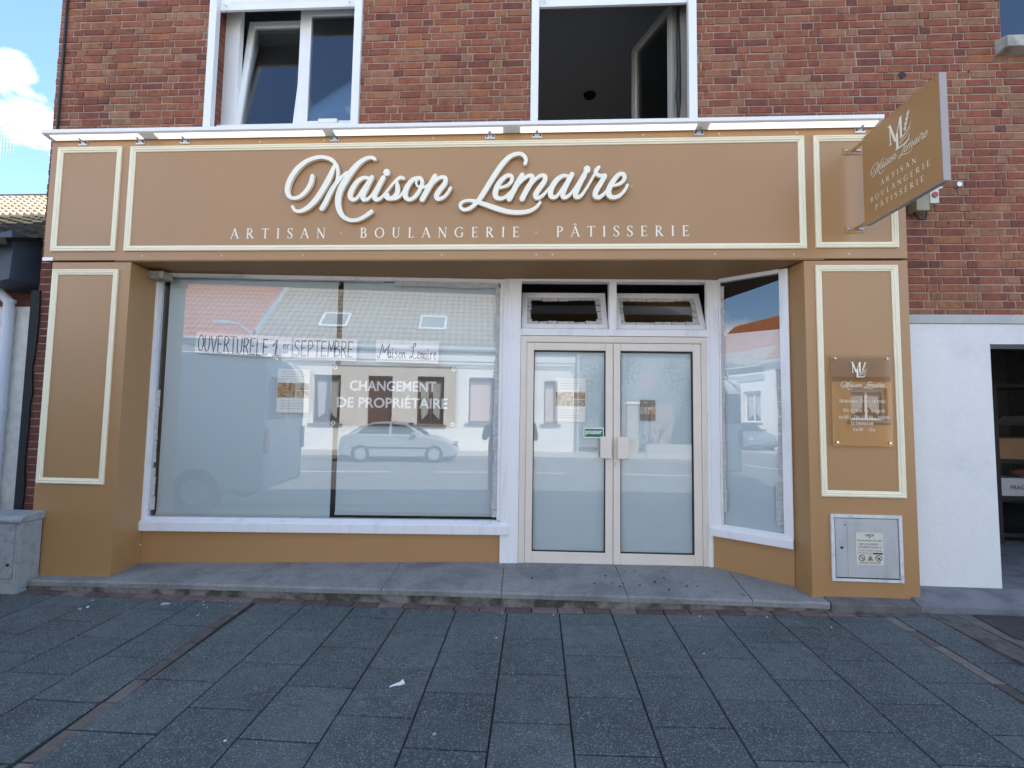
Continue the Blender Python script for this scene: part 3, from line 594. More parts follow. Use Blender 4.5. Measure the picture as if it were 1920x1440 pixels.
for (hx, hz, r) in ((3.186, 4.602, .034), (4.28, 4.75, .008), (3.75, 4.62, .009), (3.66, 4.64, .008), (3.52, 3.26, .012), (3.70, 3.26, .012)):
    m = MB(); m.prism([(hx+r*random.uniform(.7, 1.1)*math.cos(a), hz+r*random.uniform(.7, 1.15)*math.sin(a)) for a in [2*math.pi*k/11 for k in range(11)]], BY-.0095, BY+.001); m.build('drill_hole', BLACK, bld)
MB().tube([(3.60, .14, 3.59), (3.60, .10, 3.59)], .022, 12).build('wall_bolt', STEEL, bld); m = MB(); m.tube([(3.36, .13, 3.53), (3.36, .08, 3.53), (3.42, .06, 3.54)], .012, 8)
m.build('wall_bolt', STEEL, bld, smooth=False)
cb = MB().tube([(-4.655, .118, 6.8), (-4.652, .118, 5.6), (-4.648, .12, 5.0), (-4.650, .118, 4.5), (-4.645, .118, 4.06)], .011, 8).build('wall_cable', DARK, smooth=True)
tag(cb, 'dark cable running down the left edge of the brick wall', 'cable')
al = thing('alarm_box', 'small grey box with a red button on the brick wall behind the hanging sign', 'alarm box', (3.26, .13, 3.33))
MB().box(-.075, .03, -.10, .0, .0, .17).build('casing', mat('old_casing', (.30, .29, .20), .7, var=.2), al, bevel=.006)
MB().box(.032, .105, -.105, .0, .06, .19).build('front_plate', mat('cream_plate', (.62, .60, .50), .5), al, bevel=.004)
MB().tube([(.068, -.105, .13), (.068, -.115, .13)], .024, 18).build('button', mat('red_button', (.35, .06, .08), .45), al)
MB().tube([(-.06, -.05, .0), (-.03, -.06, -.055), (.02, -.06, -.06), (.05, -.04, -.01), (.05, -.03, .03)], .008, 8).build('cable', DARK, al, smooth=True)
"""setting end"""
# ================================================================== SHOP FRONT
shop = thing('shopfront', 'tan and cream bakery shop front with recessed display window and double door', 'shop front')
FL, FD, FR = ((-3.72, .37, 0), math.atan2(.23, 3.42)), ((-.30, .60, 0), math.atan2(.04, 1.96)), ((1.66, .64, 0), math.atan2(-.42, .56))
MB().box(-4.55, 3.07, .0, .125, 2.907, 4.052).build('fascia_board', TAN, shop, bevel=.003)
PROF = [(0, 0), (0, .014), (.004, .017), (.012, .019), (.018, .014), (.0225, .013), (.025, .017), (.032, .017), (.036, .010), (.046, .009), (.050, .006), (.050, 0)]
for r in ((-3.77, 2.253, 2.989, 3.974), (-4.476, -3.854, 2.989, 3.976), (2.33, 2.997, 2.996, 3.974), (-4.436, -3.808, .887, 2.82), (2.32, 2.98, .934, 2.846)):
    MB().ring_profile(*r, PROF).build('moulding', CREAM, shop)
m = MB(); m.prismz([(-4.455, 0), (-3.70, 0), (-3.725, .40), (-4.455, .40)], .074, 2.889); m.build('pillar', TAN, shop, bevel=.003)
m = MB(); m.prismz([(2.232, 0), (3.067, 0), (3.067, .13), (2.5, .30), (2.20, .30)], .10, 2.889); m.build('pillar', TAN, shop, bevel=.003)
m = MB(); m.prismz([(-3.86, .004), (2.4, .004), (2.4, .31), (2.21, .31), (1.66, .78), (-.3, .74), (-3.86, .45)], 2.898, 2.906); m.build('soffit', SOFF, shop)
MB().box(-.035, 3.448, -.03, .05, .02, .43).build('stall_riser', TAN, shop, *FL, bevel=.003)
MB().box(.035, .70, -.028, .05, .02, .462).build('stall_riser', TAN, shop, *FR, bevel=.003)
# white plastic screw caps and the tag at the left end
SC = []
CAPM = mat('cap_white', (.8, .78, .7), .4)
def cap(x, y, z, dx=0, dy=-1, r=.007):
    m = MB(); p = Vector((x, y, z)); d = Vector((dx, dy, 0)).normalized()
    m.tube([p, p+d*.003, p+d*.0055], [r, r*.8, r*.2], 8); m.build('screw_cap', CAPM, shop)
for x in (-3.3, -2.55, -1.95, -.95, -.05, .9, 1.55, 2.2): cap(x, 0, 4.008+random.uniform(-.003, .003))
for x in (-3.6, -2.85, -2.1, -.85, -.02, .12, 1.5, 2.15, 2.6): cap(x, 0, 2.945+random.uniform(-.004, .004))
cap(-2.335, 0, 3.533); cap(.80, 0, 3.55)
for z in (2.62, 1.72, .28): cap(-3.7215, .33, z, 1, .06, .009)
for z in (2.6, 1.62, .26): cap(2.2075, .235, z, -1, .1, .009)
MB().box(-4.552, -4.452, -.004, .0, 2.905, 2.936).build('end_tag', VINYL, shop)

# ---- display window (local frame on the glass line)
m = MB()
m.box(-.02, .022, -.055, .03, .41, 2.885)                 # left jamb
m.box(.022, 3.386, -.03, .03, 2.862, 2.897)               # head
m.prismx([(-.075, .415), (-.08, .498), (-.06, .508), (-.012, .532), (.03, .540), (.03, .415)], -.036, 3.47)   # sill
m.box(3.386, 3.55, -.05, .04, .10, 2.897); m.box(3.352, 3.386, -.028, .03, .54, 2.862)
m.box(3.41, 3.43, -.058, -.05, .56, 2.88)
wf = m.build('window_frame', WHITE, shop, *FL, bevel=.005)
MB().quad((.022, 0, .535), (3.36, 0, .535), (3.36, 0, 2.865), (.022, 0, 2.865)).build('pane', GLASS, wf)
def tape(m, x0, z0, x1, z1, wd, y=-.003, seg=.16):
    """torn masking-tape strip along a line, side = to the right of the run"""
    L_ = math.hypot(x1-x0, z1-z0); d = ((x1-x0)/L_, (z1-z0)/L_); n = (d[1], -d[0]); t = 0
    while t < L_-.02:
        e = min(t+seg*random.uniform(.6, 1.4), L_); a = wd*random.uniform(.8, 1.12); b = a*random.uniform(.85, 1.1); c = (a+b)/2*random.uniform(.9, 1.05)
        P = lambda q, r: (x0+d[0]*q+n[0]*r, y-random.uniform(0, .0006), z0+d[1]*q+n[1]*r)
        m.quad(P(t, 0), P(t, a), P((t+e)/2, c), P(e-.006, b), P(e-.006, 0)); t = e
for q, sg_ in (((.023, .60, .023, 1.0, .055), .16), ((.023, 1.05, .023, 1.75, .048), .16), ((3.352, 2.82, 3.352, .56, .05), .13), ((2.30, 2.862, 3.34, 2.862, .05), .3), ((.15, 2.862, 2.2, 2.862, .012), .2)):
    m = MB(); tape(m, *q, seg=sg_); m.build('masking_tape', TAPE, wf)
# ---- door surround, fanlights, posts
m = MB()
m.box(-.005, .135, -.045, .05, .13, 2.404); m.box(1.951, 2.045, -.045, .05, .13, 2.404)
m.box(-.005, 2.05, -.046, .05, 2.8735, 2.903); m.box(.135, 1.951, -.044, .05, 2.337, 2.404)
m.box(-.005, .135, -.044, .05, 2.404, 2.8735); m.box(1.951, 2.05, -.044, .05, 2.404, 2.8735); m.box(.996, 1.068, -.043, .05, 2.404, 2.8735)
m.box(.02, .05, -.05, -.045, .14, 2.87); m.box(1.985, 2.01, -.05, -.045, .14, 2.87)
dfw = m.build('fanlight_frame', WHITE, shop, *FD, bevel=.004)
m = MB(); m.box(.137, .196, -.03, .05, .135, 2.335); m.box(1.885, 1.949, -.03, .05, .135, 2.335); m.box(.196, 1.885, -.029, .05, 2.272, 2.335)
m.box(.175, .183, -.034, -.03, .136, 2.29); m.box(1.902, 1.91, -.034, -.03, .136, 2.29); m.box(.183, 1.902, -.033, -.029, 2.282, 2.29)
m.build('door_frame', BEIGE, shop, *FD, bevel=.004)
for k, (a, b, ga, gb) in enumerate(((.198, 1.0365, .266, .966), (1.0415, 1.883, 1.109, 1.808))):
    m = MB(); m.box(a, ga, -.024, .03, .142, 2.268); m.box(gb, b, -.024, .03, .142, 2.268); m.box(ga, gb, -.0235, .03, .142, .257); m.box(ga, gb, -.0235, .03, 2.195, 2.268)
    lf = m.build('door_leaf', BEIGE, shop, *FD, bevel=.004)
    lf['label'] = ('left leaf of the beige glazed double door', 'right leaf of the beige glazed double door with the lock')[k]
    MB().quad((ga, 0, .257), (gb, 0, .257), (gb, 0, 2.195), (ga, 0, 2.195)).build('pane', GLASSD, lf)
    m = MB(); 
    for (p, q, r, s_) in ((ga, ga+.009, .257, 2.195), (gb-.009, gb, .257, 2.195)): m.box(p, q, -.012, .008, r, s_)
    m.box(ga+.009, gb-.009, -.012, .008, .257, .266); m.box(ga+.009, gb-.009, -.012, .008, 2.184, 2.195)
    m.build('gasket', BLACK, lf)
    MB().quad((ga+.006, .025, .26), (gb-.006, .025, .26), (gb-.006, .025, 2.18), (ga+.006, .025, 2.18)).build('frosted_film', FILM, lf)
    hx = .909 if k == 0 else 1.072
    m = MB(); m.box(hx, hx+.107, -.072, -.062, 1.153, 1.362); m.box(hx+(.07 if k == 0 else .005), hx+(.102 if k == 0 else .037), -.062, -.0235, 1.17, 1.345)
    m.build('handle', BEIGE, lf, bevel=.006)
    if k: 
        m = MB(); m.tube([(1.058, -.024, 1.107), (1.058, -.032, 1.107)], .013, 14); m.box(1.052, 1.064, -.032, -.024, 1.075, 1.10); m.build('lock', STEEL, lf); 
# tilted fanlight sashes (hinged along the bottom, top swung into the shop)
def fan(x0, x1):
    a = R_(26); H = .452; t = .052
    f = lambda x, y, z: (x, .012+y*math.cos(a)+z*math.sin(a), 2.408+z*math.cos(a)-y*math.sin(a))
    m = MB(); m.box(x0, x0+t, -.02, .02, 0, H); m.box(x1-t, x1, -.02, .02, 0, H); m.box(x0+t, x1-t, -.0195, .0195, 0, t); m.box(x0+t, x1-t, -.0195, .0195, H-t, H)
    o = m.xf(f).build('fanlight', WHITE, shop, *FD, bevel=.003)
    m = MB(); m.quad((x0+t, 0, t), (x1-t, 0, t), (x1-t, 0, H-t), (x0+t, 0, H-t)); m.xf(f).build('pane', GLASSD, o)
    for q, sg_, yy in (((x0+t, H-t, x1-t, H-t, .045), .14, -.003), ((x1-t, t, x0+t, t, .045), .14, -.003), ((x0+t, t, x0+t, H-t, .045), .09, -.005), ((x1-t, H-t, x1-t, t, .05), .09, -.005)):
        m = MB(); tape(m, *q, seg=sg_, y=yy); m.xf(f).build('masking_tape', TAPE, o)
fan(.14, .992); fan(1.072, 1.947)
# ---- angled side window
m = MB(); m.box(.03, .11, -.04, .03, .49, 2.885); m.box(.628, .70, -.045, .03, .49, 2.885); m.box(.11, .628, -.03, .03, 2.858, 2.895)
m.prismx([(-.07, .455), (-.075, .525), (-.05, .54), (-.01, .562), (.03, .568), (.03, .455)], .028, .70)
m.box(.0, .03, -.045, .03, .08, 2.89); m.box(.11, .125, -.02, .02, .567, 2.858)
sf_ = m.build('window_frame', WHITE, shop, *FR, bevel=.004); sf_['label'] = 'white frame of the narrow angled window beside the door'
MB().quad((.11, 0, .565), (.63, 0, .565), (.63, 0, 2.86), (.11, 0, 2.86)).build('pane', GLASSD, sf_)
MB().quad((.10, .03, .565), (.64, .03, .565), (.64, .03, 2.36), (.10, .03, 2.36)).build('frosted_film', FILM, sf_)
for q in ((.112, .68, .112, 2.83, .045), (.628, 2.0, .628, 1.05, .045), (.628, 1.0, .628, .62, .07)):
    m = MB(); tape(m, *q); m.build('masking_tape', TAPE, sf_)
# ---- letters on the fascia
def word(name, pts_fn, material, parent, **k):
    m = MB(); pts_fn(m); return m.build(name, material, parent, **k)
for wk_, nm_ in ((0, 'first'), (1, 'second')):
    m = MB(); script_word(m, 1, -.010, .030, -2.3, 3.2, part=wk_); m.build('script_lettering', IVORY, shop)
EL = lambda m: m.build('serif_letter', IVORY, shop)
for wd_, x0, x1, z in (('ARTISAN', -2.777, -1.905, 3.103), ('·', -1.775, None, 3.103), ('BOULANGERIE', -1.585, -.172, 3.104), ('·', -.038, None, 3.104), ('PÂTISSERIE', .153, 1.283, 3.106)):
    roman(None, wd_, x0, z, .093, x1=x1, y=-.0012, each=EL)

# ================================================================== THINGS ON THE SHOP FRONT
lb = thing('light_bar', 'long white lit light bar along the top edge of the tan fascia', 'light', (-.85, 0, 4.07))
m = MB(); m.prismx([(-.004, -.026), (-.02, -.032), (-.090, -.018), (-.106, -.012), (-.110, .014), (-.104, .022), (-.004, .030)], -3.70, 3.70)
lbm = mat('bar_white', (.85, .85, .86), .4); m.build('casing', lbm, lb, bevel=.002)
LED = bpy.data.materials.new('lit_diffuser'); LED.use_nodes = True; p = LED.node_tree.nodes['Principled BSDF']
p.inputs['Base Color'].default_value = (.8, .8, .78, 1); p.inputs['Emission Color'].default_value = (1, .97, .92, 1); p.inputs['Emission Strength'].default_value = .36
for (a, b) in ((-4.49, -3.64), (-3.49, -1.93), (-1.83, -.325), (-.17, 1.335), (1.445, 2.82)):
    MB().prismx([(-.022, -.0325), (-.025, -.0375), (-.080, -.0260), (-.084, -.0190)], a+.85, b+.85).build('diffuser', LED, lb)
for x in (-4.243, -3.686, -3.254, -1.852, -.442, -.026, 1.374, 2.72):
    m = MB(); x += .85
    m.box(x-.043, x+.043, -.006, -.001, -.074, -.036); m.prismx([(-.006, -.044), (-.006, -.036), (-.05, -.030), (-.052, -.033)], x-.012, x+.012)
    o = m.build('bracket', STEEL, lb)
    for q in (-.029, .029): MB().tube([(x+q, -.006, -.05), (x+q, -.0115, -.05)], .009, 6).build('bolt', DARK, o)

sg = thing('hanging_sign', 'square tan projecting sign with cream monogram hung at the right of the fascia', 'sign', (2.632, 0, 3.126))
MB().box(.002, .044, -.885, -.147, .002, .733).build('panel', TAN, sg, bevel=.002)
m = MB(); m.box(.0, .046, -.891, -.885, .0, .735); m.box(.002, .044, -.885, -.147, -.003, .002)
m.build('edge_trim', ALU, sg)
for z in (.712, .03):
    m = MB(); m.box(.016, .024, -.36 if False else -.150, -.006, z-.014, z+.014); m.box(-.055, .095, -.006, -.001, z-.032, z+.032)
    o = m.build('bracket', TAN, sg, bevel=.002)
    for xx in (-.032, .055, .075): MB().dome(xx, -.006, z, .013, .012).build('bolt', STEEL, o)
m = MB()
for y, z in ((-.175, .71), (-.86, .71), (-.175, .025), (-.86, .025)): MB().tube([(.002, y, z), (-.002, y, z)], .007, 8).build('screw', CHROME, sg)
onleft = lambda x, y, z: (.001+y, -.147-x, z)      # drawn in (x right, z up), laid on the face that looks left
m = MB(); emblem(m, .285, .495, .155, -.0015); m.xf(onleft).build('emblem', IVORY, sg)
m = MB(); script_word(m, .58/3.17, -.0015, 0., .085, .325, wk=.66, slope=.0006); m.xf(onleft).build('script_letters', IVORY, sg)
m = MB(); roman(m, 'ARTISAN', .195, .238, .042, x1=.53, y=-.0015); roman(m, 'BOULANGERIE', .08, .155, .042, x1=.645, y=-.0015); roman(m, 'PÂTISSERIE', .13, .075, .042, x1=.59, y=-.0015)
m.xf(onleft).build('serif_letters', IVORY, sg)

pq = thing('opening_hours_plaque', 'clear acrylic opening hours plaque on the right tan pillar', 'plaque', (2.647, 0, 1.345))
MB().box(-.236, .236, -.029, -.025, 0, .742).build('acrylic_sheet', ACRYL, pq, bevel=.001)
m = MB()
for x, z in ((-.205, .715), (.205, .715), (-.205, .03), (.205, .03)):
    MB().tube([(x, -.0005, z), (x, -.030, z), (x, -.0301, z), (x, -.038, z)], [.007, .007, .012, .010], 14).build('standoff', CHROME, pq)
y = -.0305
def plq(m):
    script_word(m, .36/3.17, y, 0., -.170, .455, wk=.6, slope=.0003)
    roman(m, "HORAIRES D'OUVERTURE", -.178, .352, .027, x1=.182, y=y, small=.8)
    roman(m, "DU LUNDI AU SAMEDI", -.150, .276, .027, x1=.174, y=y, small=.8)
    roman(m, "6H30 - 13H 15H30 - 19H00", -.186, .222, .027, x1=.206, y=y, small=.8)
    roman(m, "LE DIMANCHE", -.094, .172, .027, x1=.085, y=y, small=.8); roman(m, "6H30 - 13H", -.076, .122, .027, x1=.092, y=y, small=.8)
word('lettering', plq, IVORY, pq)
m = MB(); emblem(m, -.078, .600, .085, y); m.build('emblem', IVORY, pq)

mt = thing('meter_cabinet', 'weathered white metal meter cabinet set in the foot of the right tan pillar', 'meter cabinet', (2.66, 0, .266))
m = MB(); m.box(-.277, -.250, -.016, .0, .0, .529); m.box(.250, .277, -.016, .0, .0, .529); m.box(-.250, .250, -.0155, .0, .0, .022); m.box(-.250, .250, -.0155, .0, .502, .529)
m.build('frame', mat('meter_frame', (.66, .66, .64), .5, c2=(.4, .4, .38), cscale=12, cpos=(.5, .8)), mt, bevel=.003)
MB().quad((-.25, -.002, .022), (.25, -.002, .022), (.25, -.002, .502), (-.25, -.002, .502)).build('backing', BLACK, mt)
m = MB(); m.box(-.243, .243, -.010, -.004, .032, .497); m.box(-.150, .190, -.013, -.010, .034, .474); 
dr = m.build('door', METER, mt, bevel=.004)
m = MB(); m.tube([(-.195, -.010, .265), (-.195, -.013, .265)], .011, 14); m.tube([(-.168, -.010, .445), (-.168, -.012, .445)], .006, 8); m.build('lock', DARK, dr)
m = MB(); m.box(-.21, -.178, -.0125, -.010, .275, .335); m.build('lock_plate', METER, dr)
nt_ = thing('notice_plate', 'small cream gas notice with warning symbols on the meter cabinet door', 'notice', (2.678, -.0135, .400))
MB().box(-.106, .106, -.002, 0, 0, .254).build('plate', mat('notice_cream', (.62, .60, .50), .5, var=.06, scale=20), nt_)
m = MB(); y = -.0026
sans(m, 'GRDF', -.034, .036, .226, .018, y, .02); m.add([(-.012, y, .219), (.014, y, .219), (.001, y, .212)], [(0, 1, 2)])
sans(m, 'POSTE DE LIVRAISON GAZ CLIENT', -.098, .096, .187, .011, y, .01)
sans(m, 'BOULANGERIE', -.078, .066, .157, .015, y); sans(m, '07578477550013', -.09, .088, .132, .015, y)
sans(m, "EN CAS D'INCIDENT PREVENIR", -.09, .092, .109, .009, y)
sans(m, 'GRDF SECURITE GAZ', -.095, .02, .089, .009, y); m.box(.024, .098, y, y+.0003, .086, .098)
sans(m, "DEFENSE D'AFFICHER", -.085, .082, .013, .011, y, .005)
m.build('lettering', INK, nt_)
m = MB()
for cx in (-.062, .065):
    m.ribbon([(cx+.022*math.cos(R_(t)), .055+.022*math.sin(R_(t)), .0055) for t in range(0, 361, 20)], y, 0, rnd=False)
    m.ribbon([(cx-.014, .069, .004), (cx+.014, .041, .004)], y-.0003, 0, rnd=False)
    m.prism([(cx+(-.011 if cx > 0 else .002), .052), (cx+.004, .064), (cx+.012, .052), (cx+.006, .042)], y-.0002, y)
m.build('prohibition_sign', INK, nt_)
o = MB().add([(-.022, y, .036), (.026, y, .036), (.002, y, .078)], [(0, 1, 2)]).build('warning_sign', INK, nt_)
m = MB().add([(-.0165, y-.0004, .039), (.0205, y-.0004, .039), (.002, y-.0004, .0715)], [(0, 1, 2)]); m.build('yellow_field', mat('warning_yellow', (.70, .33, .02), .5), o)
MB().prism([(-.004, .042), (.008, .042), (.006, .056), (.002, .062), (-.002, .056)], y-.0008, y-.0006).build('flame_symbol', INK, o)
jb = thing('junction_box', 'dusty grey junction box under the soffit at the left corner', 'junction box', (-3.77, .22, 2.80))
MB().box(.045, .21, -.02, .11, .0, .072).build('casing', mat('dusty_plastic', (.36, .33, .27), .8, c2=(.2, .18, .14), cscale=20), jb, bevel=.006)
GLD = mat('gland', (.24, .22, .18), .8)
for x in (.09, .15): MB().tube([(x, -.02, .04), (x, -.026, .04)], .02, 14).build('gland', GLD, jb)
MB().box(.21, .9, .10, .125, .052, .072).build('conduit', mat('dusty_white', (.55, .54, .50), .8), jb)

# ================================================================== BEHIND THE GLASS
for i, (a, b, z0, lab) in enumerate(((.060, 1.728, .531, 'left wide pale grey roller blind lowered behind the display window'), (1.779, 3.345, .562, 'right pale grey roller blind lowered behind the display window beside the door post'))):
    b_ = thing('roller_blind', lab, 'blind', FL[0], FL[1], group='roller blinds in the display window')
    m = MB(); n = 14
    pts = [(a+(b-a)*k/n, .05+.004*math.sin(k*1.1+i)) for k in range(n+1)]
    vs = [(x, y, z) for x, y in pts for z in (z0+.03, 2.86)]
    m.add(vs, [(2*k, 2*k+2, 2*k+3, 2*k+1) for k in range(n)]); m.build('fabric', BLIND, b_, smooth=True)
    MB().box(a, b, .042, .058, z0, z0+.03).build('bottom_bar', mat('blind_bar', (.62, .66, .66), .6), b_)
    MB().tube([(a, .08, 2.85), (b, .08, 2.85)], .022, 12).build('roller', UPVC, b_)
def sheet(name, pts, lab, cat, group, inkfn, y=.004, material=PAPER):
    (x0, z0), (x1, z1), (x2, z2), (x3, z3) = pts      # TL TR BR BL
    t = thing(name, lab, cat, (FL[0][0], FL[0][1], 0), FL[1], group)
    m = MB(); m.prism([(x3, z3), (x2, z2), (x1, z1), (x0, z0)], y+.0005, y+.0012); m.build('sheet', material, t)
    m = MB(); inkfn(m); m.build('handwriting', INK, t); return t
y = .0042
def ink1(m):
    hand(m, 'OUVERTURE', .395, .965, 2.135, .155, y, .0095, tilt=-.0)
    m.v = [(a, b, c-.046*(a-.395)) for a, b, c in m.v]
    k = len(m.v); hand(m, 'LE', .965, 1.09, 2.105, .150, y, .011); hand(m, '1', 1.12, 1.21, 2.095, .15, y, .014); hand(m, 'er', 1.225, 1.30, 2.175, .075, y, .006)
sheet('paper_banner', [(.374, 2.328), (1.312, 2.286), (1.312, 2.078), (.366, 2.117)], 'white paper hand-lettered OUVERTURE LE 1er taped inside the display window', 'paper sign', 'paper signs in the window', ink1)
sheet('paper_banner', [(1.322, 2.283), (1.951, 2.276), (1.948, 2.060), (1.322, 2.075)], 'white paper hand-lettered SEPTEMBRE taped inside the display window', 'paper sign', 'paper signs in the window',
      lambda m: hand(m, 'SEPTEMBRE', 1.335, 1.925, 2.10, .15, y, .009))
def ink3(m):
    hand(m, 'W', 2.15, 2.25, 2.105, .125, y, .0075); hand(m, 'aison', 2.255, 2.43, 2.095, .125, y, .0065)
    hand(m, 'Q', 2.46, 2.545, 2.10, .145, y, .0075); hand(m, 'emaire', 2.545, 2.735, 2.09, .125, y, .0065)
sheet('paper_banner', [(2.134, 2.274), (2.755, 2.269), (2.754, 2.047), (2.136, 2.058)], 'white paper with handwritten Maison Lemaire taped inside the display window', 'paper sign', 'paper signs in the window', ink3)
bd = thing('owner_change_board', 'taupe board lettered CHANGEMENT DE PROPRIÉTAIRE hung inside the display window', 'board', FL[0], FL[1])
MB().box(1.712, 2.93, .012, .018, 1.428, 2.023).build('panel', TAUPE, bd)
for q in (('CHANGEMENT', 1.889, 2.736, 1.772), ('DE PROPRIÉTAIRE', 1.772, 2.853, 1.607)): m = MB(); sans(m, *q, .098, .0105, .022); m.build('lettering', VINYL, bd)
for x, z in ((1.742, 1.995), (2.905, 1.995), (2.905, 1.452), (1.742, 1.452)):
    m = MB(); m.ribbon([(x+.016*math.cos(R_(t)), z+.016*math.sin(R_(t)), .010) for t in range(0, 361, 24)], .011, .001, rnd=False); m.build('eyelet', STEEL, bd)
PHOTO = [mat('photo_bread', (.42, .28, .15), .6, c2=(.75, .66, .52), cscale=22, cpos=(.42, .6)), mat('photo_crust', (.30, .15, .05), .6, c2=(.70, .48, .24), cscale=30, cpos=(.4, .62)), mat('photo_flour', (.62, .56, .48), .6, c2=(.30, .22, .15), cscale=16, cpos=(.4, .62))]
POSTW = mat('poster_white', (.92, .92, .88), .6); GREYINK = mat('grey_print', (.60, .61, .60), .6)
def poster(x0, x1, z0, z1, pz0, pz1, sp, frame, lab, base=POSTW, group='bread posters on the glass'):
    t = thing('poster', lab, 'poster', frame[0], frame[1], group)
    MB().box(x0, x1, .0035, .0045, z0, z1).build('sheet', base, t)
    zm = (pz0+pz1)/2
    for i, (a, b, c, d) in enumerate(((x0+.005, sp-.003, pz0, pz1), (sp+.003, x1-.005, zm+.003, pz1), (sp+.003, x1-.005, pz0, zm-.003))):
        MB().quad((a, .0028, c), (b, .0028, c), (b, .0028, d), (a, .0028, d)).build('photo', PHOTO[(i+len(lab)) % 3], t)
    m = MB(); z = z1-.03
    while z > z0+.03:
        if z > pz1+.02 or z < pz0-.03: m.quad((x0+.04, .0029, z), (x1-.04-random.uniform(0, .1), .0029, z), (x1-.06, .0029, z+.006), (x0+.04, .0029, z+.006))
        z -= .024
    m.build('text_lines', GREYINK, t)
poster(1.186, 1.503, 1.545, 1.973, 1.69, 1.834, 1.37, FL, 'white poster with bread photographs inside the display window')
poster(.477, .776, 1.498, 1.923, 1.649, 1.785, .656, FD, 'white poster with bread photographs on the left door pane')
poster(1.302, 1.451, 1.519, 1.719, 1.581, 1.651, 1.375, FD, 'small taupe leaflet with bread photographs on the right door pane', base=TAUPE)
ps = thing('push_sticker', 'green and white pousser sticker on the left door pane above the handle', 'sticker', FD[0], FD[1])
MB().box(.758, .952, -.0024, -.0012, 1.344, 1.441).build('border', VINYL, ps)
MB().box(.766, .944, -.0034, -.0026, 1.353, 1.432).build('field', mat('sticker_green', (.012, .17, .07), .45), ps)
m = MB(); vs, fs = bfont('pousser', .012); a = min(v[0] for v in vs); b = max(v[0] for v in vs)
m.add([(.776+(v[0]-a)/(b-a)*.158, -.004, 1.383+v[1]*.068) for v in vs], fs); m.build('lettering', VINYL, ps)
"""front end"""
# ================================================================== LEFT NEIGHBOUR, CABINET, GARAGE CONTENTS, LITTER
nb = thing('neighbour_house', 'low neighbouring house with mossy dark roof and white downpipe left of the shop', 'house', (-7, .3, 0))
MB().box(-7, 2.045, .0, .3, -.2, 2.545).build('wall', ROUGH, nb, bevel=.006)
MB().box(-7, 2.2, .035, .3, 2.547, 2.80).build('brick_band', mat('old_brick_band', (.13, .045, .03), .9, var=.4, scale=14, bump=.5), nb)
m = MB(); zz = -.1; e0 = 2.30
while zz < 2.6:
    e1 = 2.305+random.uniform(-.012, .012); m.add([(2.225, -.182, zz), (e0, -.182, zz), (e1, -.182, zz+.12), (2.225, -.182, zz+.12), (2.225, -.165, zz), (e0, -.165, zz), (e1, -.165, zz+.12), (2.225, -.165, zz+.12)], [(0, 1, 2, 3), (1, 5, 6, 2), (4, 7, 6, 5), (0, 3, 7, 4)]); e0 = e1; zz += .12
m.build('black_strip', mat('strip_black', (.012, .013, .014), .8, bump=.5), nb)  # added black strip that stands in for the dark gap beside the brick
m = MB(); m.box(-7, 1.87, -.28, .0, 2.73, 2.735); m.box(-7, 1.87, -.285, -.265, 2.70, 2.985); m.build('eaves_board', mat('eaves_white', (.60, .59, .56), .7), nb)
m = MB(); m.prism([(1.70, 3.09), (1.85, 3.125), (2.12, 3.20), (2.145, 3.0), (2.13, 2.735), (1.90, 2.68), (1.872, 2.95), (1.80, 2.98)], -.30, .25)
m.build('zinc_flashing', ZINC, nb, bevel=.006)
m = MB(); n = 10
prof = [(-.36+.065*math.cos(R_(180+t)), 2.985+.065*math.sin(R_(180+t))) for t in range(0, 181, 18)]
vs = [(x, y, z) for x in (-7, 1.845) for y, z in prof]; k = len(prof)
m.add(vs, [(i, i+1, k+i+1, k+i) for i in range(k-1)]+[tuple(range(k, 2*k))]); m.build('gutter', GUTT, nb, smooth=False)
dp = MB(); dp.tube([(1.45, -.36, 2.95), (1.50, -.33, 2.85), (1.80, -.09, 2.66), (1.862, -.06, 2.58), (1.865, -.055, 2.5), (1.865, -.055, -.05)], .043, 16)
for z in (2.60, 2.50, 1.55): dp.tube([(1.865, -.055, z), (1.865, -.055, z-.03)], .049, 16)
dp.tube([(1.775, -.11, 2.68), (1.80, -.09, 2.655)], .052, 16)
dp.build('downpipe', mat('white_pipe', (.60, .64, .70), .5), nb, smooth=False)
def tile_roof(x0, x1, y0, z0, y1, z1, per, rows, amp, seg=6, lift=.035):
    m = MB(); L_ = math.hypot(y1-y0, z1-z0); dy, dz = (y1-y0)/L_, (z1-z0)/L_; ny, nz_ = -dz, dy
    if y1 < y0: ny, nz_ = dz, -dy
    if nz_ < 0: ny, nz_ = -ny, -nz_
    nx = int((x1-x0)/per*seg); 
    for r in range(rows):
        t0 = L_*r/rows-.02; t1 = L_*(r+1)/rows+.03; base = len(m.v); vs = []
        for i in range(nx+1):
            x = x0+(x1-x0)*i/nx; a = 2*math.pi*(x/per); h = amp*(max(0, math.sin(a))**.7 if math.sin(a) > 0 else -.35*abs(math.sin(a))); j = .004*math.sin(i*12.9+r*7.7)
            for t, e in ((t0, lift*.15), (t0, lift+h+j), (t1, h*.9)):
                vs.append((x, y0+dy*t+ny*e, z0+dz*t+nz_*e))
        m.add(vs, [(3*i, 3*i+3, 3*i+4, 3*i+1) for i in range(nx)]+[(3*i+1, 3*i+4, 3*i+5, 3*i+2) for i in range(nx)])
    return m
tile_roof(-7, 2.24, -.40, 3.02, 3.9, 5.13, .24, 13, .03).build('roof', mat('shaded_mossy_tiles', (.028, .023, .020), .95, c2=(.06, .065, .02), cscale=2.5, cpos=(.48, .66), bump=.6), nb)  # moss green patches; the near-black base has the roof's shade in its colour
th_ = thing('tiled_house', 'pale tiled roof of a farther house rising behind the mossy roof', 'house', (-17, 9, 0))
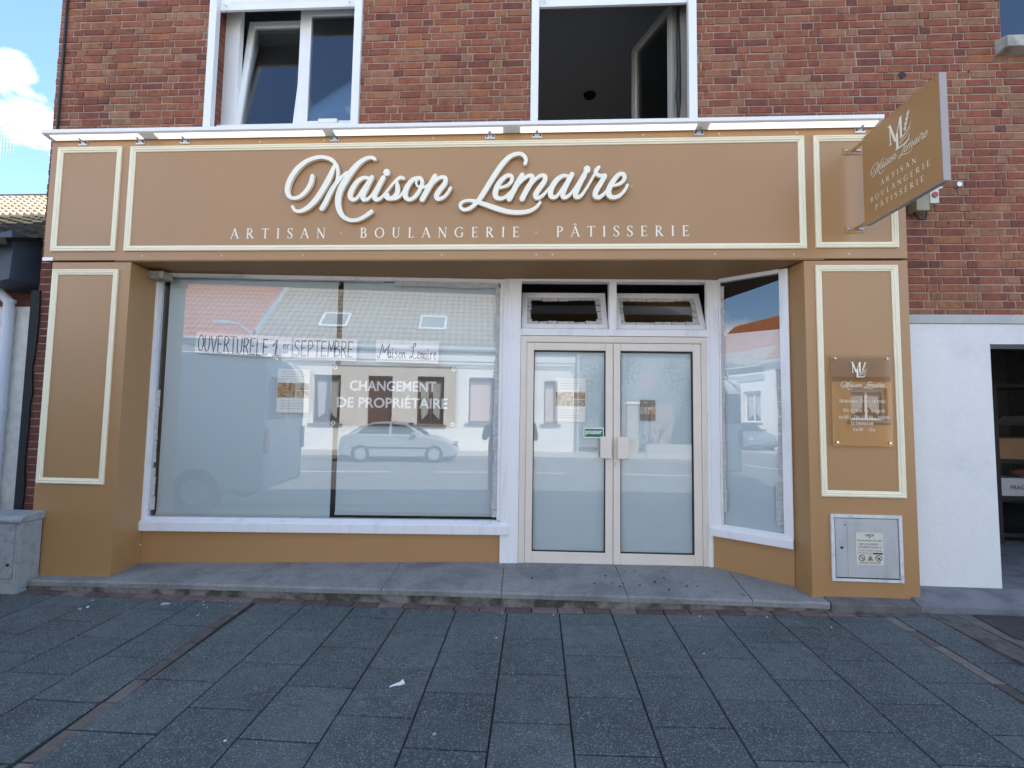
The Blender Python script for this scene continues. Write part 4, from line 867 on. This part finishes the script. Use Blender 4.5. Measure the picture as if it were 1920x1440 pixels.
PALE = mat('pale_tiles', (.50, .39, .27), .9, c2=(.38, .26, .17), cscale=1.5, var=.12, bump=.3)
tile_roof(-6, 6, -.05, 7.25, 2.05, 8.85, .23, 8, .07, lift=.09).build('roof', PALE, th_)
m = MB(); m.tube([(-6, 2.0, 8.87), (6, 2.0, 8.87)], .10, 10); m.build('ridge', mat('ridge_dark', (.10, .075, .065), .9), th_)
MB().box(-6, 6, .1, 6, -.2, 7.25).build('wall', ROUGH, th_)
m = MB(); m.add([(-6, 2.0, 8.8), (6, 2.0, 8.8), (6, 6, 7.2), (-6, 6, 7.2)], [(0, 1, 2, 3)]); m.build('rear_roof', PALE, th_)
an = thing('roof_antenna', 'thin grid television antenna standing against the sky at the far left', 'antenna', (-22.6, 14, 9.7))
m = MB(); m.tube([(-.2, 0, -4), (-.2, 0, 3.75)], .02, 6); m.build('mast', STEEL, an)
m = MB()
for k in range(9): m.tube([(-.6, 0, 2.6+k*.18), (.40+.1*math.sin(k), 0, 2.6+k*.18)], .008, 4)
for k in range(7): m.tube([(-.5+k*.15, .0, 2.55), (-.5+k*.15, 0, 4.1)], .008, 4)
m.build('reflector_grid', STEEL, an)

cbt = thing('utility_cabinet', 'weathered grey utility cabinet on the pavement against the left pillar', 'cabinet', (-4.34, -.19, 0))
m = MB(); m.box(-.62, .0, .0, .18, -.05, .585); bodyc = m.build('body', CAB, cbt, bevel=.008)
MB().prismx([(-.02, .585), (-.02, .61), (.02, .635), (.19, .65), (.19, .585)], -.64, .012).build('lid', CAB, cbt, bevel=.006)
m = MB(); m.box(-.60, -.035, -.012, .0, .125, .56); d_ = m.build('door', CAB, cbt, bevel=.004)
m = MB(); m.tube([(-.075, -.012, .235), (-.075, -.016, .235)], .014, 10); m.build('lock', DARK, d_)
m = MB(); m.box(-.03, -.004, -.008, 0, .07, .57); m.box(-.032, -.006, -.004, 0, -.03, .065); m.build('corner_strip', CAB, cbt)
MB().tube([(.0, .09, .02), (.003, .09, .02)], .008, 8).build('drain_hole', BLACK, cbt)

rk = thing('shelving_rack', 'black metal shelving rack in the dark doorway at the right', 'shelf', (5.62, 1.6, .21))
m = MB()
for x in (-.44, .44):
    for yy in (0, .4): m.box(x-.028, x+.028, yy, yy+.04, 0, 1.80)
m.build('upright', DARK, rk)
for z in (1.74, 1.31, .88, .47, .06): MB().box(-.50, .50, .041, .40, z, z+.045).build('shelf', DARK, rk)
CARD = mat('cardboard', (.26, .16, .08), .85, var=.1, scale=8)
b1 = thing('cardboard_box', 'brown cardboard box on the middle shelf of the rack', 'box', (5.62, 1.66, 1.135)); m = MB(); m.box(-.36, .40, 0, .3, .001, .245); m.build('carton', CARD, b1, bevel=.006)
MB().box(-.36, .40, -.002, .0, .235, .241).build('flap_edge', mat('cut_edge', (.10, .06, .03), .9), b1)
b2 = thing('cardboard_box', 'white box marked FRAGILE on the lower shelf of the rack', 'box', (5.62, 1.66, .725)); m = MB(); m.box(-.36, .42, 0, .3, .001, .20); m.build('carton', mat('white_card', (.50, .50, .50), .8), b2, bevel=.005)
m = MB(); sans(m, 'FRAGILE', -.26, -.03, .075, .045, -.002, .012); m.build('lettering', INK, b2)
b3 = thing('book_stack', 'flat stack of dark folders lying on the upper shelf of the rack', 'folders', (5.50, 1.68, 1.565)); m = MB()
for k in range(3): m.box(-.22+.02*k, .16-.03*k, 0, .25, k*.022, k*.022+.019)
m.build('folder', mat('folder_dark', (.05, .045, .045), .7), b3)
b4 = tag(MB().tube([(5.42, 1.72, .985), (5.48, 1.70, .985), (5.56, 1.70, .99), (5.62, 1.72, .985)], [.015, .045, .04, .012], 12).build('cloth_bundle', mat('dark_red_cloth', (.12, .035, .035), .9), smooth=True), 'small dark red cloth bundle on the white box in the rack', 'cloth')
hp = thing('cellar_plate', 'dark metal ground plate in a concrete frame at the right edge', 'ground plate', (3.75, -.3, gz(3.7, -.3)+.004))
m = MB(); m.box(-.52, .60, -.32, .22, -.05, .002); m.build('concrete_frame', mat('frame_concrete', (.13, .125, .115), .95, var=.3, bump=.4), hp, bevel=.004)
m = MB(); m.prismz([(-.40, .18), (.55, .18), (.55, -.26), (-.36, -.26), (-.46, -.20)], .003, .010); m.build('plate', mat('rusty_plate', (.045, .036, .04), .7, var=.4, scale=18, bump=.5), hp)
m = MB(); m.box(-.12, -.02, -.08, -.05, .0105, .0125); m.build('lifting_slot', BLACK, hp)
# litter: a handful of scraps
SCR = mat('paper_scrap', (.72, .74, .76), .9); GRIT = mat('plaster_crumb', (.42, .41, .40), .95)
def scrap(x, y, sx, sy, rz, material, name, lab, grp):
    m = MB(); h = .0035; 
    pts = [(sx*q[0]*random.uniform(.8, 1.15), sy*q[1]*random.uniform(.75, 1.2)) for q in ((-.5, -.4), (.1, -.5), (.5, -.25), (.42, .3), (-.05, .5), (-.5, .35))]
    m.prismz(pts, .0, h); m.v = [(a, b, c+random.uniform(0, .004) if c > 0 else c) for a, b, c in m.v]
    o = m.build(name, material, None, (x, y, gz(x, y)+.003), rz); tag(o, lab, 'litter', grp)
fl = thing('paper_twist', 'white twisted paper scrap lying on the middle paving slabs', 'litter', (-.80, -1.20, gz(-.8, -1.2)+.002), .5)
MB().tube([(-.035, 0, .005), (.0, .003, .008), (.028, .002, .007)], [.004, .006, .012], 8).build('twist', SCR, fl); MB().tube([(.026, .002, .007), (.045, .008, .01)], [.008, .016], 6).build('frayed_end', SCR, fl)
for i in range(20):
    x = random.uniform(-3.7, 3.0) if i < 12 else random.uniform(-3.6, -2.4); y = -.2-random.random()**2*1.6 if i < 12 else random.uniform(-.45, -.2)
    s_ = random.uniform(.006, .014); scrap(x, y, s_*random.uniform(1, 2), s_, random.uniform(0, 6), random.choice([SCR, GRIT, GRIT]), 'litter_scrap', 'tiny pale scrap of rubble scattered on the paving near the step', 'scraps scattered on the paving')
scrap(-2.96, -.27, .07, .045, .3, GRIT, 'plaster_lump', 'largest flat lump of plaster on the paving below the left pillar', None)
for i in range(16):
    x = random.gauss(.75, .45); yy = random.uniform(-.02, .45); s_ = random.uniform(.005, .011)
    m = MB(); m.prismz([(s_*math.cos(a)*random.uniform(.6, 1.3)*1.5, s_*math.sin(a)*random.uniform(.6, 1.2)) for a in [k*1.05 for k in range(6)]], 0, .003)
    tag(m.build('dirt_crumb', JOINT, None, (x, yy, step_z(x, yy)+.0015), random.uniform(0, 3)), 'small dark crumb of dirt on the stone step at the door', 'dirt', 'dirt crumbs on the step')
"""left end"""
# ================================================================== ACROSS THE STREET (seen in the glass)
SUNW = mat('white_render', (.86, .85, .81), .9, c2=(.78, .77, .73), cscale=1.2, bump=.15)
REDT = mat('orange_tiles', (.36, .13, .055), .9, var=.3, scale=4); TANT = mat('brown_grey_tiles', (.30, .255, .20), .9, var=.2, scale=3)
GREYT = mat('grey_tiles', (.34, .29, .25), .9, var=.2, scale=3)
SHUT = mat('pink_shutter', (.62, .46, .44), .7); WOOD = mat('dark_wood', (.11, .045, .035), .5); NIGHT = mat('dark_pane', (.02, .022, .025), .1)
CURT = mat('net_curtain', (.42, .42, .42), .9); SILL = mat('blue_stone_sill', (.16, .17, .19), .8)
def wall_with_holes(x0, x1, z0, z1, y0, y1, holes):
    m = MB(); X = sorted({x0, x1}|{h for H in holes for h in H[:2]}); Z = sorted({z0, z1}|{h for H in holes for h in H[2:]})
    for a, b in zip(X[:-1], X[1:]):
        for c, d in zip(Z[:-1], Z[1:]):
            if not any(h[0] < (a+b)/2 < h[1] and h[2] < (c+d)/2 < h[3] for h in holes): m.box(a, b, y0, y1, c, d)
    return m
def opp_window(par, x0, x1, z0, z1, y, kind):
    m = MB(); m.box(x0, x1, y-.24, y-.20, z1-.16, z1); m.box(x0, x0+.07, y-.24, y-.20, z0, z1-.16); m.box(x1-.07, x1, y-.24, y-.20, z0, z1-.16); m.box(x0+.07, x1-.07, y-.239, y-.20, z0, z0+.08)
    if kind != 'shut': m.box((x0+x1)/2-.05, (x0+x1)/2+.05, y-.238, y-.20, z0+.08, z1-.16)
    f = m.build('window', UPVC if kind == 'white' else WOOD, par)
    MB().box(x0, x1, y-.27, y-.25, z0, z1).build('pane', SHUT if kind == 'shut' else NIGHT, f)
    if kind != 'shut':
        m = MB(); m.add([(x0+.1, y-.245, z1-.2), ((x0+x1)/2-.06, y-.245, z1-.2), ((x0+x1)/2-.12, y-.245, z0+.5), (x0+.2, y-.245, z0+.2)], [(0, 1, 2, 3)]); m.add([(x1-.1, y-.245, z1-.2), ((x0+x1)/2+.06, y-.245, z1-.2), ((x0+x1)/2+.12, y-.245, z0+.5), (x1-.2, y-.245, z0+.2)], [(0, 1, 2, 3)]); m.build('curtain', CURT, f)
    MB().box(x0-.14, x1+.14, y-.2, y+.08, z0-.10, z0-.001).build('sill', SILL, f)
wh = thing('white_house', 'long low white rendered house with tiled roof across the street', 'house', (0, -16, 0))
WIN = [(-9.65, -8.92, 1.05, 3.18, 'dark'), (-7.65, -6.47, 1.05, 3.18, 'dark'), (-3.14, -1.95, 1.05, 3.2, 'dark'), (-.84, .31, 1.15, 3.2, 'shut'), (1.0, 1.62, 1.15, 3.1, 'shut')]
DOOR = (-5.30, -4.23, -.08, 3.18)
wall_with_holes(-10.4, 2.56, -.2, 4.3, -.3, 0, [v[:4] for v in WIN]+[DOOR]).build('wall', SUNW, wh)
m = MB(); m.box(-10.4, -10.1, -7, -.3, -.2, 4.3); m.box(2.26, 2.56, -7, -.3, -.2, 4.3); m.box(-10.1, 2.26, -7, -6.7, -.2, 4.3); m.add([(2.5, 0, 4.3), (2.5, -9.1, 4.3), (2.5, -4.6, 8.4)], [(0, 1, 2)]); m.build('gable_wall', SUNW, wh)
for v in WIN: opp_window(wh, v[0], v[1], v[2], v[3], 0, v[4])
m = MB(); a, b = DOOR[:2]; m.box(a, b, -.26, -.21, -.08, 2.9); m.box(a+.02, b-.02, -.25, -.20, 2.95, 3.18)
for q in range(4):
    for px in (a+.13, (a+b)/2+.05): m.box(px, px+.36, -.21, -.19, .15+q*.66, .65+q*.66)
m.build('door', WOOD, wh)
MB().box(-10.4, 2.56, .0, .05, 3.92, 4.28).build('fascia_band', UPVC, wh); m = MB(); m.tube([(-10.4, .14, 4.45), (2.6, .14, 4.45)], .10, 10); m.build('gutter', GUTT, wh)
m = MB(); m.tube([(-10.4, .05, 3.78), (2.3, .05, 3.78), (2.42, .05, 3.6), (2.42, .05, 2.9)], .02, 6); m.tube([(-10.4, .05, 3.66), (2.2, .05, 3.66), (2.36, .05, 3.5)], .02, 6); m.build('facade_cable', GUTT, wh)
MB().tube([(2.5, .1, 4.4), (2.5, .1, -.1)], .06, 10).build('downpipe', GUTT, wh)
tile_roof(-10.4, 2.6, .12, 4.42, -4.6, 8.57, .30, 15, .035, seg=4).build('roof', TANT, wh)
m = MB(); m.add([(-10.4, -4.6, 8.5), (2.6, -4.6, 8.5), (2.6, -9.2, 4.4), (-10.4, -9.2, 4.4)], [(0, 1, 2, 3)]); m.build('rear_roof', TANT, wh)
k = 3.18/3.62
for (x0, x1) in ((-7.88, -6.6), (-3.28, -2.0)):
    s_ = lambda x, t, e: (x, .12-t*3.62+e*.66, 4.42+t*3.18+e*.75)
    m = MB()
    for (p, q, t0, t1) in ((x0, x0+.09, .32, .58), (x1-.09, x1, .32, .58), (x0+.09, x1-.09, .32, .345), (x0+.09, x1-.09, .555, .58)):
        vs = [s_(p, t0, .05), s_(q, t0, .05), s_(q, t1, .05), s_(p, t1, .05), s_(p, t0, .13), s_(q, t0, .13), s_(q, t1, .13), s_(p, t1, .13)]
        m.add(vs, [(0, 3, 2, 1), (4, 5, 6, 7), (0, 1, 5, 4), (1, 2, 6, 5), (2, 3, 7, 6), (3, 0, 4, 7)])
    f = m.build('skylight', UPVC, wh); MB().quad(s_(x0+.08, .34, .09), s_(x1-.08, .34, .09), s_(x1-.08, .56, .09), s_(x0+.08, .56, .09)).build('pane', mat('sky_pane', (.25, .28, .28), .2), f)
oh = thing('orange_roof_house', 'white house with a steep orange tiled roof across the street behind the van', 'house', (0, -16, 0))
wall_with_holes(-16.4, -10.45, -.2, 4.5, -.3, 0, [(-14.9, -13.9, 1, 3), (-12.4, -11.5, 1, 3)]).build('wall', SUNW, oh); opp_window(oh, -14.9, -13.9, 1, 3, 0, 'white'); opp_window(oh, -12.4, -11.5, 1, 3, 0, 'white')
tile_roof(-16.5, -10.42, .15, 4.6, -5.0, 9.4, .26, 18, .035, seg=4).build('roof', REDT, oh); m = MB(); m.tube([(-16.4, .2, 4.6), (-10.5, .2, 4.6)], .1, 8); m.build('gutter', GUTT, oh)
m = MB(); m.add([(-10.46, -.1, 4.4), (-10.46, -9.6, 4.4), (-10.46, -5.0, 9.3)], [(0, 1, 2)]); m.box(-16.4, -10.5, -8, -7.7, -.2, 4.5); m.build('gable_wall', SUNW, oh)
fh = thing('pale_roof_house', 'white house with pale tiled roof and skylight farther along the street', 'house', (0, -18, 0))
wall_with_holes(-26, -16.6, -.2, 4.4, -.3, 0, [(-20.5, -19.0, 1.3, 3.25)]).build('wall', SUNW, fh); opp_window(fh, -20.5, -19.0, 1.3, 3.25, 0, 'white')
tile_roof(-26, -16.6, .2, 4.75, -2.3, 6.3, .28, 8, .03, seg=4).build('roof', GREYT, fh)
MB().box(-26, -16.6, .0, .06, 3.9, 4.3).build('fascia_band', GUTT, fh)
s_ = lambda x, t, e: (x, .2-t*2.5+e*.53, 4.75+t*1.55+e*.85)
f = MB().quad(s_(-19.2, .3, .1), s_(-17.9, .3, .1), s_(-17.9, .8, .1), s_(-19.2, .8, .1)).build('skylight', mat('blue_skylight', (.40, .50, .56), .15), fh)
rh = thing('tall_orange_roof_house', 'tall house with bright orange tiled roof rising behind the pale roof', 'house', (0, -20.6, 0))
MB().box(-28, -15, -6, -.2, -.2, 6.2).build('wall', SUNW, rh); MB().box(-28.2, -14.9, -.1, .15, 6.05, 6.35).build('fascia_band', UPVC, rh)
tile_roof(-28.2, -14.8, .1, 6.35, -3, 9.2, .26, 12, .035, seg=4).build('roof', REDT, rh); MB().add([(-28.2, -3, 9.2), (-14.8, -3, 9.2), (-14.8, -6.2, 6.2), (-28.2, -6.2, 6.2)], [(0, 1, 2, 3)]).build('rear_roof', REDT, rh)
MB().tube([(-19.5, -3, 9.1), (-19.5, -3, 10.4)], .05, 6).build('chimney_mast', DARK, rh)
bh = thing('brick_garage', 'low yellow brick garage with a white window across the street', 'garage', (0, -16, 0))
wall_with_holes(11.2, 17, -.2, 3.3, -.3, 0, [(12.85, 14.3, 1.55, 2.85)]).build('wall', mat('yellow_brick', (.36, .22, .10), .9, var=.25, scale=9, stretch=(1, 1, 6)), bh); opp_window(bh, 12.85, 14.3, 1.55, 2.85, 0, 'white')
MB().prismx([(.15, 3.3), (-3.2, 6.4), (-6.5, 3.3)], 11.0, 17.2).build('roof', mat('dark_roof', (.10, .075, .06), .9), bh)  # unseen tall roof, added to keep bright sky out of the plaque's reflection
gh = thing('grey_side_house', 'grey rendered house set back across the street beyond the white house', 'house', (0, -21, 0))
MB().box(3.2, 10.6, -6, 0, -.2, 5.2).build('wall', mat('grey_render', (.30, .31, .33), .9, var=.1), gh)
MB().prismx([(.3, 5.2), (-3, 7.4), (-6.3, 5.2)], 3.0, 10.8).build('roof', TANT, gh)
MB().box(7.2, 8.4, .001, .05, -.1, 2.2).build('door', SHUT, gh); m = MB(); m.box(4.4, 5.6, .001, .05, 1, 2.4); m.build('window', NIGHT, gh)
gp = thing('brick_gatepost', 'pale brick gate post across the street', 'gate post', (4.95, -16, 0)); MB().box(-.24, .24, -.24, .24, -.1, 2.1).build('post', mat('gate_brick', (.45, .40, .33), .9, var=.25, scale=10), gp); MB().box(-.3, .3, -.3, .3, 2.101, 2.2).build('cap_stone', SUNW, gp)
lw = tag(MB().box(5.6, 11, -16.2, -16, -.1, .32).build('low_wall', mat('grey_kerb_wall', (.42, .40, .37), .9)), 'low pale garden wall across the street', 'wall')
gw = thing('give_way_sign', 'faded pink triangular give way sign on a grey pole across the street', 'sign', (4.95, -13.6, -.1))
MB().tube([(0, 0, 0), (0, 0, 3.3)], .035, 8).build('pole', STEEL, gw)
m = MB(); m.prism([(-.38, 3.27), (.38, 3.27), (0, 2.62)], .036, .045); m.build('sign_plate', mat('faded_pink_sign', (.42, .24, .23), .6), gw)
sl = thing('street_lamp', 'grey street lamp with a bent arm across the street', 'street lamp', (-9.0, -13.3, -.1)); MB().tube([(0, 0, 0), (0, 0, 4.2), (-.15, 0, 4.6), (-.6, 0, 4.95), (-1.1, 0, 5.0)], [.07, .05, .04, .035, .03], 8).build('pole', GUTT, sl); MB().box(-1.5, -1.0, -.1, .1, 4.95, 5.07).build('lamp_head', GUTT, sl)

# parked cars and van
SILVER = mat('silver_paint', (.45, .48, .50), .3, metal=.3); GREYC = mat('grey_blue_paint', (.20, .25, .29), .3, metal=.2); VANW = mat('van_white', (.60, .62, .64), .35)
TYRE = mat('tyre', (.02, .02, .02), .8); TINT = mat('tinted_glass', (.02, .025, .03), .05)
def car(name, lab, paint, loc, rz):
    t = thing(name, lab, 'car', loc, rz)
    side = [(.02, .28), (0, .5), (.05, .78), (.14, .93), (.5, .99), (1.5, 1.0), (2.6, .97), (3.05, .93), (3.6, .82), (4.0, .66), (4.15, .52), (4.18, .36), (4.1, .24), (3.75, .20), (.4, .20)]
    m = MB()
    rings = []
    for w_, sx in ((-.86, .97), (-.80, 1.0), (.80, 1.0), (.86, .97)):
        rings.append([(2.1+(x-2.1)*sx, w_, .55+(z-.55)*(sx if abs(w_) > .82 else 1)) for x, z in side])
    n = len(side); m.add([p for r in rings for p in r], [(i*n+k, i*n+(k+1) % n, (i+1)*n+(k+1) % n, (i+1)*n+k) for i in range(3) for k in range(n)]+[tuple(range(n)), tuple(range(4*n-1, 3*n-1, -1))])
    roof = [(.30, .97, .74), (.75, 1.24, .62), (1.15, 1.40, .56), (1.8, 1.44, .56), (2.3, 1.38, .58), (3.02, .95, .74)]
    m.add([(x, -w_, z) for x, z, w_ in roof]+[(x, w_, z) for x, z, w_ in roof], [tuple(range(6)), tuple(range(11, 5, -1))]+[(i, i+6, i+7, i+1) for i in range(5)])
    m.build('body', paint, t, bevel=.03, smooth=False)
    for s in (-1, 1):
        w0 = lambda z: s*(.74-(z-.97)/.43*.18+.012)
        for quad in (((.62, 1.0), (1.72, 1.0), (1.72, 1.36), (1.15, 1.34), (.82, 1.2)), ((1.80, 1.0), (2.78, 1.0), (2.28, 1.30), (1.80, 1.36))):
            MB().add([(x, w0(z), z) for x, z in quad], [tuple(range(len(quad)))]).build('side_window', TINT, t)
        MB().box(3.9, 4.12, s*.70-.12, s*.70+.12, .56, .70).build('headlight', CHROME, t, bevel=.02)
        MB().box(2.55, 2.72, s*.94-.08, s*.94+.08, .97, 1.08).build('wing_mirror', paint, t, bevel=.02)
        MB().box(.45, 3.4, s*.868-.008, s*.868+.008, .50, .55).build('side_trim', TYRE, t)
        for x in (.78, 3.32):
            o = MB().tube([(x, s*.66, .31), (x, s*.88, .31)], .31, 20).build('wheel', TYRE, t)
            m = MB(); m.tube([(x, s*.875, .31), (x, s*.895, .31)], .20, 16); m.build('rim', SILVER, o)
    for a, b in (((2.36, 1.375, .55), (3.0, .97, .70)), ((.72, 1.235, .58), (.33, .99, .70))):
        MB().add([(a[0], -a[2], a[1]+.012), (a[0], a[2], a[1]+.012), (b[0], b[2], b[1]+.012), (b[0], -b[2], b[1]+.012)], [(0, 1, 2, 3)]).build('windscreen', TINT, t)
    return t
car('parked_car', 'silver hatchback parked at the far kerb facing right', SILVER, (-5.30, -12.5, -.19), 0)
car('parked_car', 'grey blue car parked farther along the far kerb', GREYC, (-18.6, -14.9, -.1), .15)
vn = thing('parked_van', 'tall white van with a roof rack parked beside the near kerb', 'van', (-3.93, -3.47, -.08), math.pi)
m = MB(); prof = [(.0, .35), (0, 2.35), (.12, 2.55), (4.3, 2.6), (4.75, 2.45), (5.25, 1.55), (5.5, 1.2), (5.6, .8), (5.6, .35)]
n = len(prof); rings = [[(x, w_, z) for x, z in prof] for w_ in (-.87, .87)]; m.add([p for r in rings for p in r], [(k, (k+1) % n, n+(k+1) % n, n+k) for k in range(n)]+[tuple(range(n)), tuple(range(2*n-1, n-1, -1))]); m.build('body', VANW, vn, bevel=.08)
for s in (-1, 1):
    for x in (1.0, 4.6):
        o = MB().tube([(x, s*.70, .36), (x, s*.90, .36)], .36, 18).build('wheel', TYRE, vn); MB().tube([(x, s*.895, .36), (x, s*.91, .36)], .2, 12).build('rim', SILVER, o)
    MB().box(4.75, 4.95, s*1.08-.12, s*1.08+.12, 1.45, 1.80).build('wing_mirror', DARK, vn, bevel=.03)
    MB().add([(3.9, s*.88, 1.45), (5.15, s*.88, 1.45), (4.7, s*.88, 2.25), (3.9, s*.88, 2.25)], [(0, 1, 2, 3)]).build('side_window', TINT, vn)
    MB().box(5.52, 5.62, s*.7-.12, s*.7+.12, .75, .98).build('headlight', CHROME, vn, bevel=.02)
MB().add([(4.80, -.85, 2.40), (4.80, .85, 2.40), (5.28, .88, 1.56), (5.28, -.88, 1.56)], [(0, 1, 2, 3)]).build('windscreen', TINT, vn)
m = MB()
for yy in (-.7, -.35, 0, .35, .7): m.tube([(.3, yy, 2.78), (4.9, yy, 2.78)], .03, 6)
for x in (.5, 1.7, 2.9, 4.1): m.tube([(x, -.85, 2.74), (x, .85, 2.74)], .03, 6); m.tube([(x, -.85, 2.55), (x, -.85, 2.74)], .03, 6); m.tube([(x, .85, 2.55), (x, .85, 2.74)], .03, 6)
m.build('roof_rack', STEEL, vn)
m = MB()
for yy in (.30, .62): m.tube([(-.35, yy, 2.86), (3.2, yy, 2.86)], .025, 6)
for k in range(10): m.tube([(-.25+k*.36, .30, 2.86), (-.25+k*.36, .62, 2.86)], .015, 5)
m.build('ladder', STEEL, vn)
for yy in (-.43, .43): MB().add([(-.012, yy-.36, 1.5), (-.012, yy+.36, 1.5), (-.012, yy+.34, 2.2), (-.012, yy-.34, 2.2)], [(0, 1, 2, 3)]).build('rear_window', TINT, vn)
for yy in (-.78, .78): MB().box(-.03, .03, yy-.06, yy+.06, .95, 1.35).build('tail_light', mat('tail_red', (.35, .02, .02), .3), vn)


# trees behind the gate
def tree(x, y, h, r, lab, dark):
    t = thing('garden_tree', lab, 'tree', (x, y, -.1), group='trees across the street')
    m = MB(); m.tube([(0, 0, 0), (.05, .03, h*.3), (.0, .1, h*.55)], [.18, .13, .08], 8)
    for k in range(7):
        a = k*2.4; m.tube([(0, .05, h*.35+k*.1), (math.cos(a)*r*.6, math.sin(a)*r*.6, h*.55+.15*k)], [.06, .02], 5)
    m.build('trunk', mat('bark', (.09, .07, .05), .95), t)
    m = MB()
    cl = [(random.gauss(0, .42)*r, random.gauss(0, .42)*r, h*.62+random.gauss(0, .20)*h) for _ in range(34)]
    for _ in range(5200):
        c = random.choice(cl); p = Vector((c[0]+random.gauss(0, .22*r), c[1]+random.gauss(0, .22*r), c[2]+random.gauss(0, .2*r)))
        d = Vector((random.gauss(0, 1), random.gauss(0, 1), random.gauss(0, 1))).normalized()*.055; e = d.orthogonal().normalized()*.03
        m.quad(p-d, p+e, p+d, p-e)
    m.build('crown', mat('leaf_'+('dark' if dark else 'mid'), (.035, .06, .022) if dark else (.06, .095, .03), .7, var=.3, scale=2), t)
tree(4.4, -18.6, 5.2, 1.5, 'dark green tree behind the pale gate post', True)
tree(9.0, -18.8, 6.0, 1.7, 'lighter green tree between the grey house and the brick garage', False)
tree(12.0, -25.5, 8.0, 2.6, 'large tree behind the left end of the brick garage', True)
tree(15.8, -25.0, 7.5, 2.4, 'large tree behind the right end of the brick garage', True)

# the photographer, seen reflected in the shop glass
def person():
    me = bpy.data.meshes.new('person'); V = []; Ed = []; Rr = []
    def add(p, r, par=None):
        V.append(p); Rr.append(r); i = len(V)-1
        if par is not None: Ed.append((par, i))
        return i
    pel = add((0, 0, .92), (.19, .13)); ab = add((0, .0, 1.08), (.19, .14), pel); ch = add((0, .0, 1.26), (.20, .14), ab); sh = add((0, .0, 1.38), (.15, .10), ch)
    nk = add((0, .01, 1.47), (.055, .055), sh); ja = add((0, .03, 1.54), (.065, .075), nk); hd = add((0, .02, 1.61), (.078, .095), ja); tp = add((0, .01, 1.70), (.05, .06), hd)
    for s in (-1, 1):
        hip = add((s*.10, 0, .86), (.095, .095), pel); kn = add((s*.12, .02, .50), (.062, .065), hip); an_ = add((s*.13, -.02, .10), (.042, .045), kn); he = add((s*.135, .03, .045), (.042, .04), an_); to = add((s*.15, .17, .03), (.038, .026), he)
        so = add((s*.21, 0, 1.37), (.075, .075), sh); el = add((s*.30+.03, .10, 1.13), (.055, .055), so); wr = add((s*.16+.13, .24, 1.44), (.03, .032), el); pm = add((s*.12+.13, .27, 1.48), (.035, .022), wr)
        for k, (dx, dz, L_) in enumerate(((-.035, .055, .5), (-.04, .03, .8), (-.042, .008, .85), (-.038, -.015, .7))):
            a = add((s*(.12+dx*.6)+.13, .285, 1.48+dz), (.0095, .0095), pm); b = add((s*(.12+dx*1.6)+.13, .285, 1.48+dz*1.05), (.0085, .0085), a)
        th = add((s*.11+.13, .262, 1.445), (.011, .011), pm); add((s*.075+.13, .262, 1.45), (.009, .009), th)
    V = [(x, y, z) for x, y, z in V]
    me.from_pydata(V, Ed, []); o = bpy.data.objects.new('person', me); COL.objects.link(o)
    m1, n1, l1, p1 = newmat('clothed_figure'); t_ = n1.new('ShaderNodeTexCoord'); sx = n1.new('ShaderNodeSeparateXYZ'); rp = n1.new('ShaderNodeValToRGB'); rp.color_ramp.interpolation = 'CONSTANT'
    mr = n1.new('ShaderNodeMapRange'); mr.inputs['From Max'].default_value = 2.0
    l1.new(t_.outputs['Object'], sx.inputs[0]); l1.new(sx.outputs['Z'], mr.inputs['Value']); l1.new(mr.outputs['Result'], rp.inputs['Fac']); l1.new(rp.outputs['Color'], p1.inputs['Base Color'])
    e = rp.color_ramp.elements; e[0].position = 0; e[0].color = (.03, .03, .03, 1); e[1].position = .04; e[1].color = (.035, .045, .07, 1)
    for q, c in ((.47, (.05, .055, .065)), (.73, (.42, .27, .20))): x_ = e.new(q); x_.color = (*c, 1)
    me.materials.append(m1)
    o.modifiers.new('skin', 'SKIN'); s2 = o.modifiers.new('sub', 'SUBSURF'); s2.levels = 1; s2.render_levels = 2
    for i, r in enumerate(Rr): me.skin_vertices[0].data[i].radius = r
    me.skin_vertices[0].data[0].use_root = True
    o.location = (-.13, -4.36, gz(0, -3.4)); tag(o, 'person in dark clothes holding a phone up in front of the face', 'person')
    hr = MB(); 
    for i in range(9):
        a = math.pi*i/8
    hs = []; fs = []; nlat, nlon = 6, 14
    for i in range(nlat+1):
        th = math.pi*.52*i/nlat
        for k in range(nlon):
            ph = 2*math.pi*k/nlon; hs.append((.086*math.sin(th)*math.cos(ph), .0+.102*math.sin(th)*math.sin(ph)-.008, 1.635+.095*math.cos(th)))
    for i in range(nlat):
        for k in range(nlon): fs.append((i*nlon+k, i*nlon+(k+1) % nlon, (i+1)*nlon+(k+1) % nlon, (i+1)*nlon+k))
    hr.add(hs, fs).build('hair', mat('dark_hair', (.025, .018, .013), .6), o, smooth=True)
    m = MB(); m.tube([(-.012, .115, 1.60), (0, .132, 1.585), (.012, .115, 1.60)], [.008, .012, .008], 8); m.build('nose', mat('skin', (.42, .27, .20), .5), o, smooth=True)
    m = MB()
    for s in (-1, 1): m.tube([(s*.03, .108, 1.615), (s*.03, .118, 1.615)], .009, 8)
    m.build('eye', INK, o); m = MB().box(-.02, .02, .10, .112, 1.545, 1.552); m.build('mouth', mat('lips', (.30, .12, .10), .5), o)
person()
ph = thing('phone', 'dark phone held level in both hands of the person', 'phone', (0, -4.035, 1.56)); MB().box(-.082, .082, -.009, .0, -.04, .04).build('case', DARK, ph, bevel=.003)
MB().box(-.03, .03, .0, .002, -.015, .015).build('lens_plate', BLACK, ph)
"""scene end"""
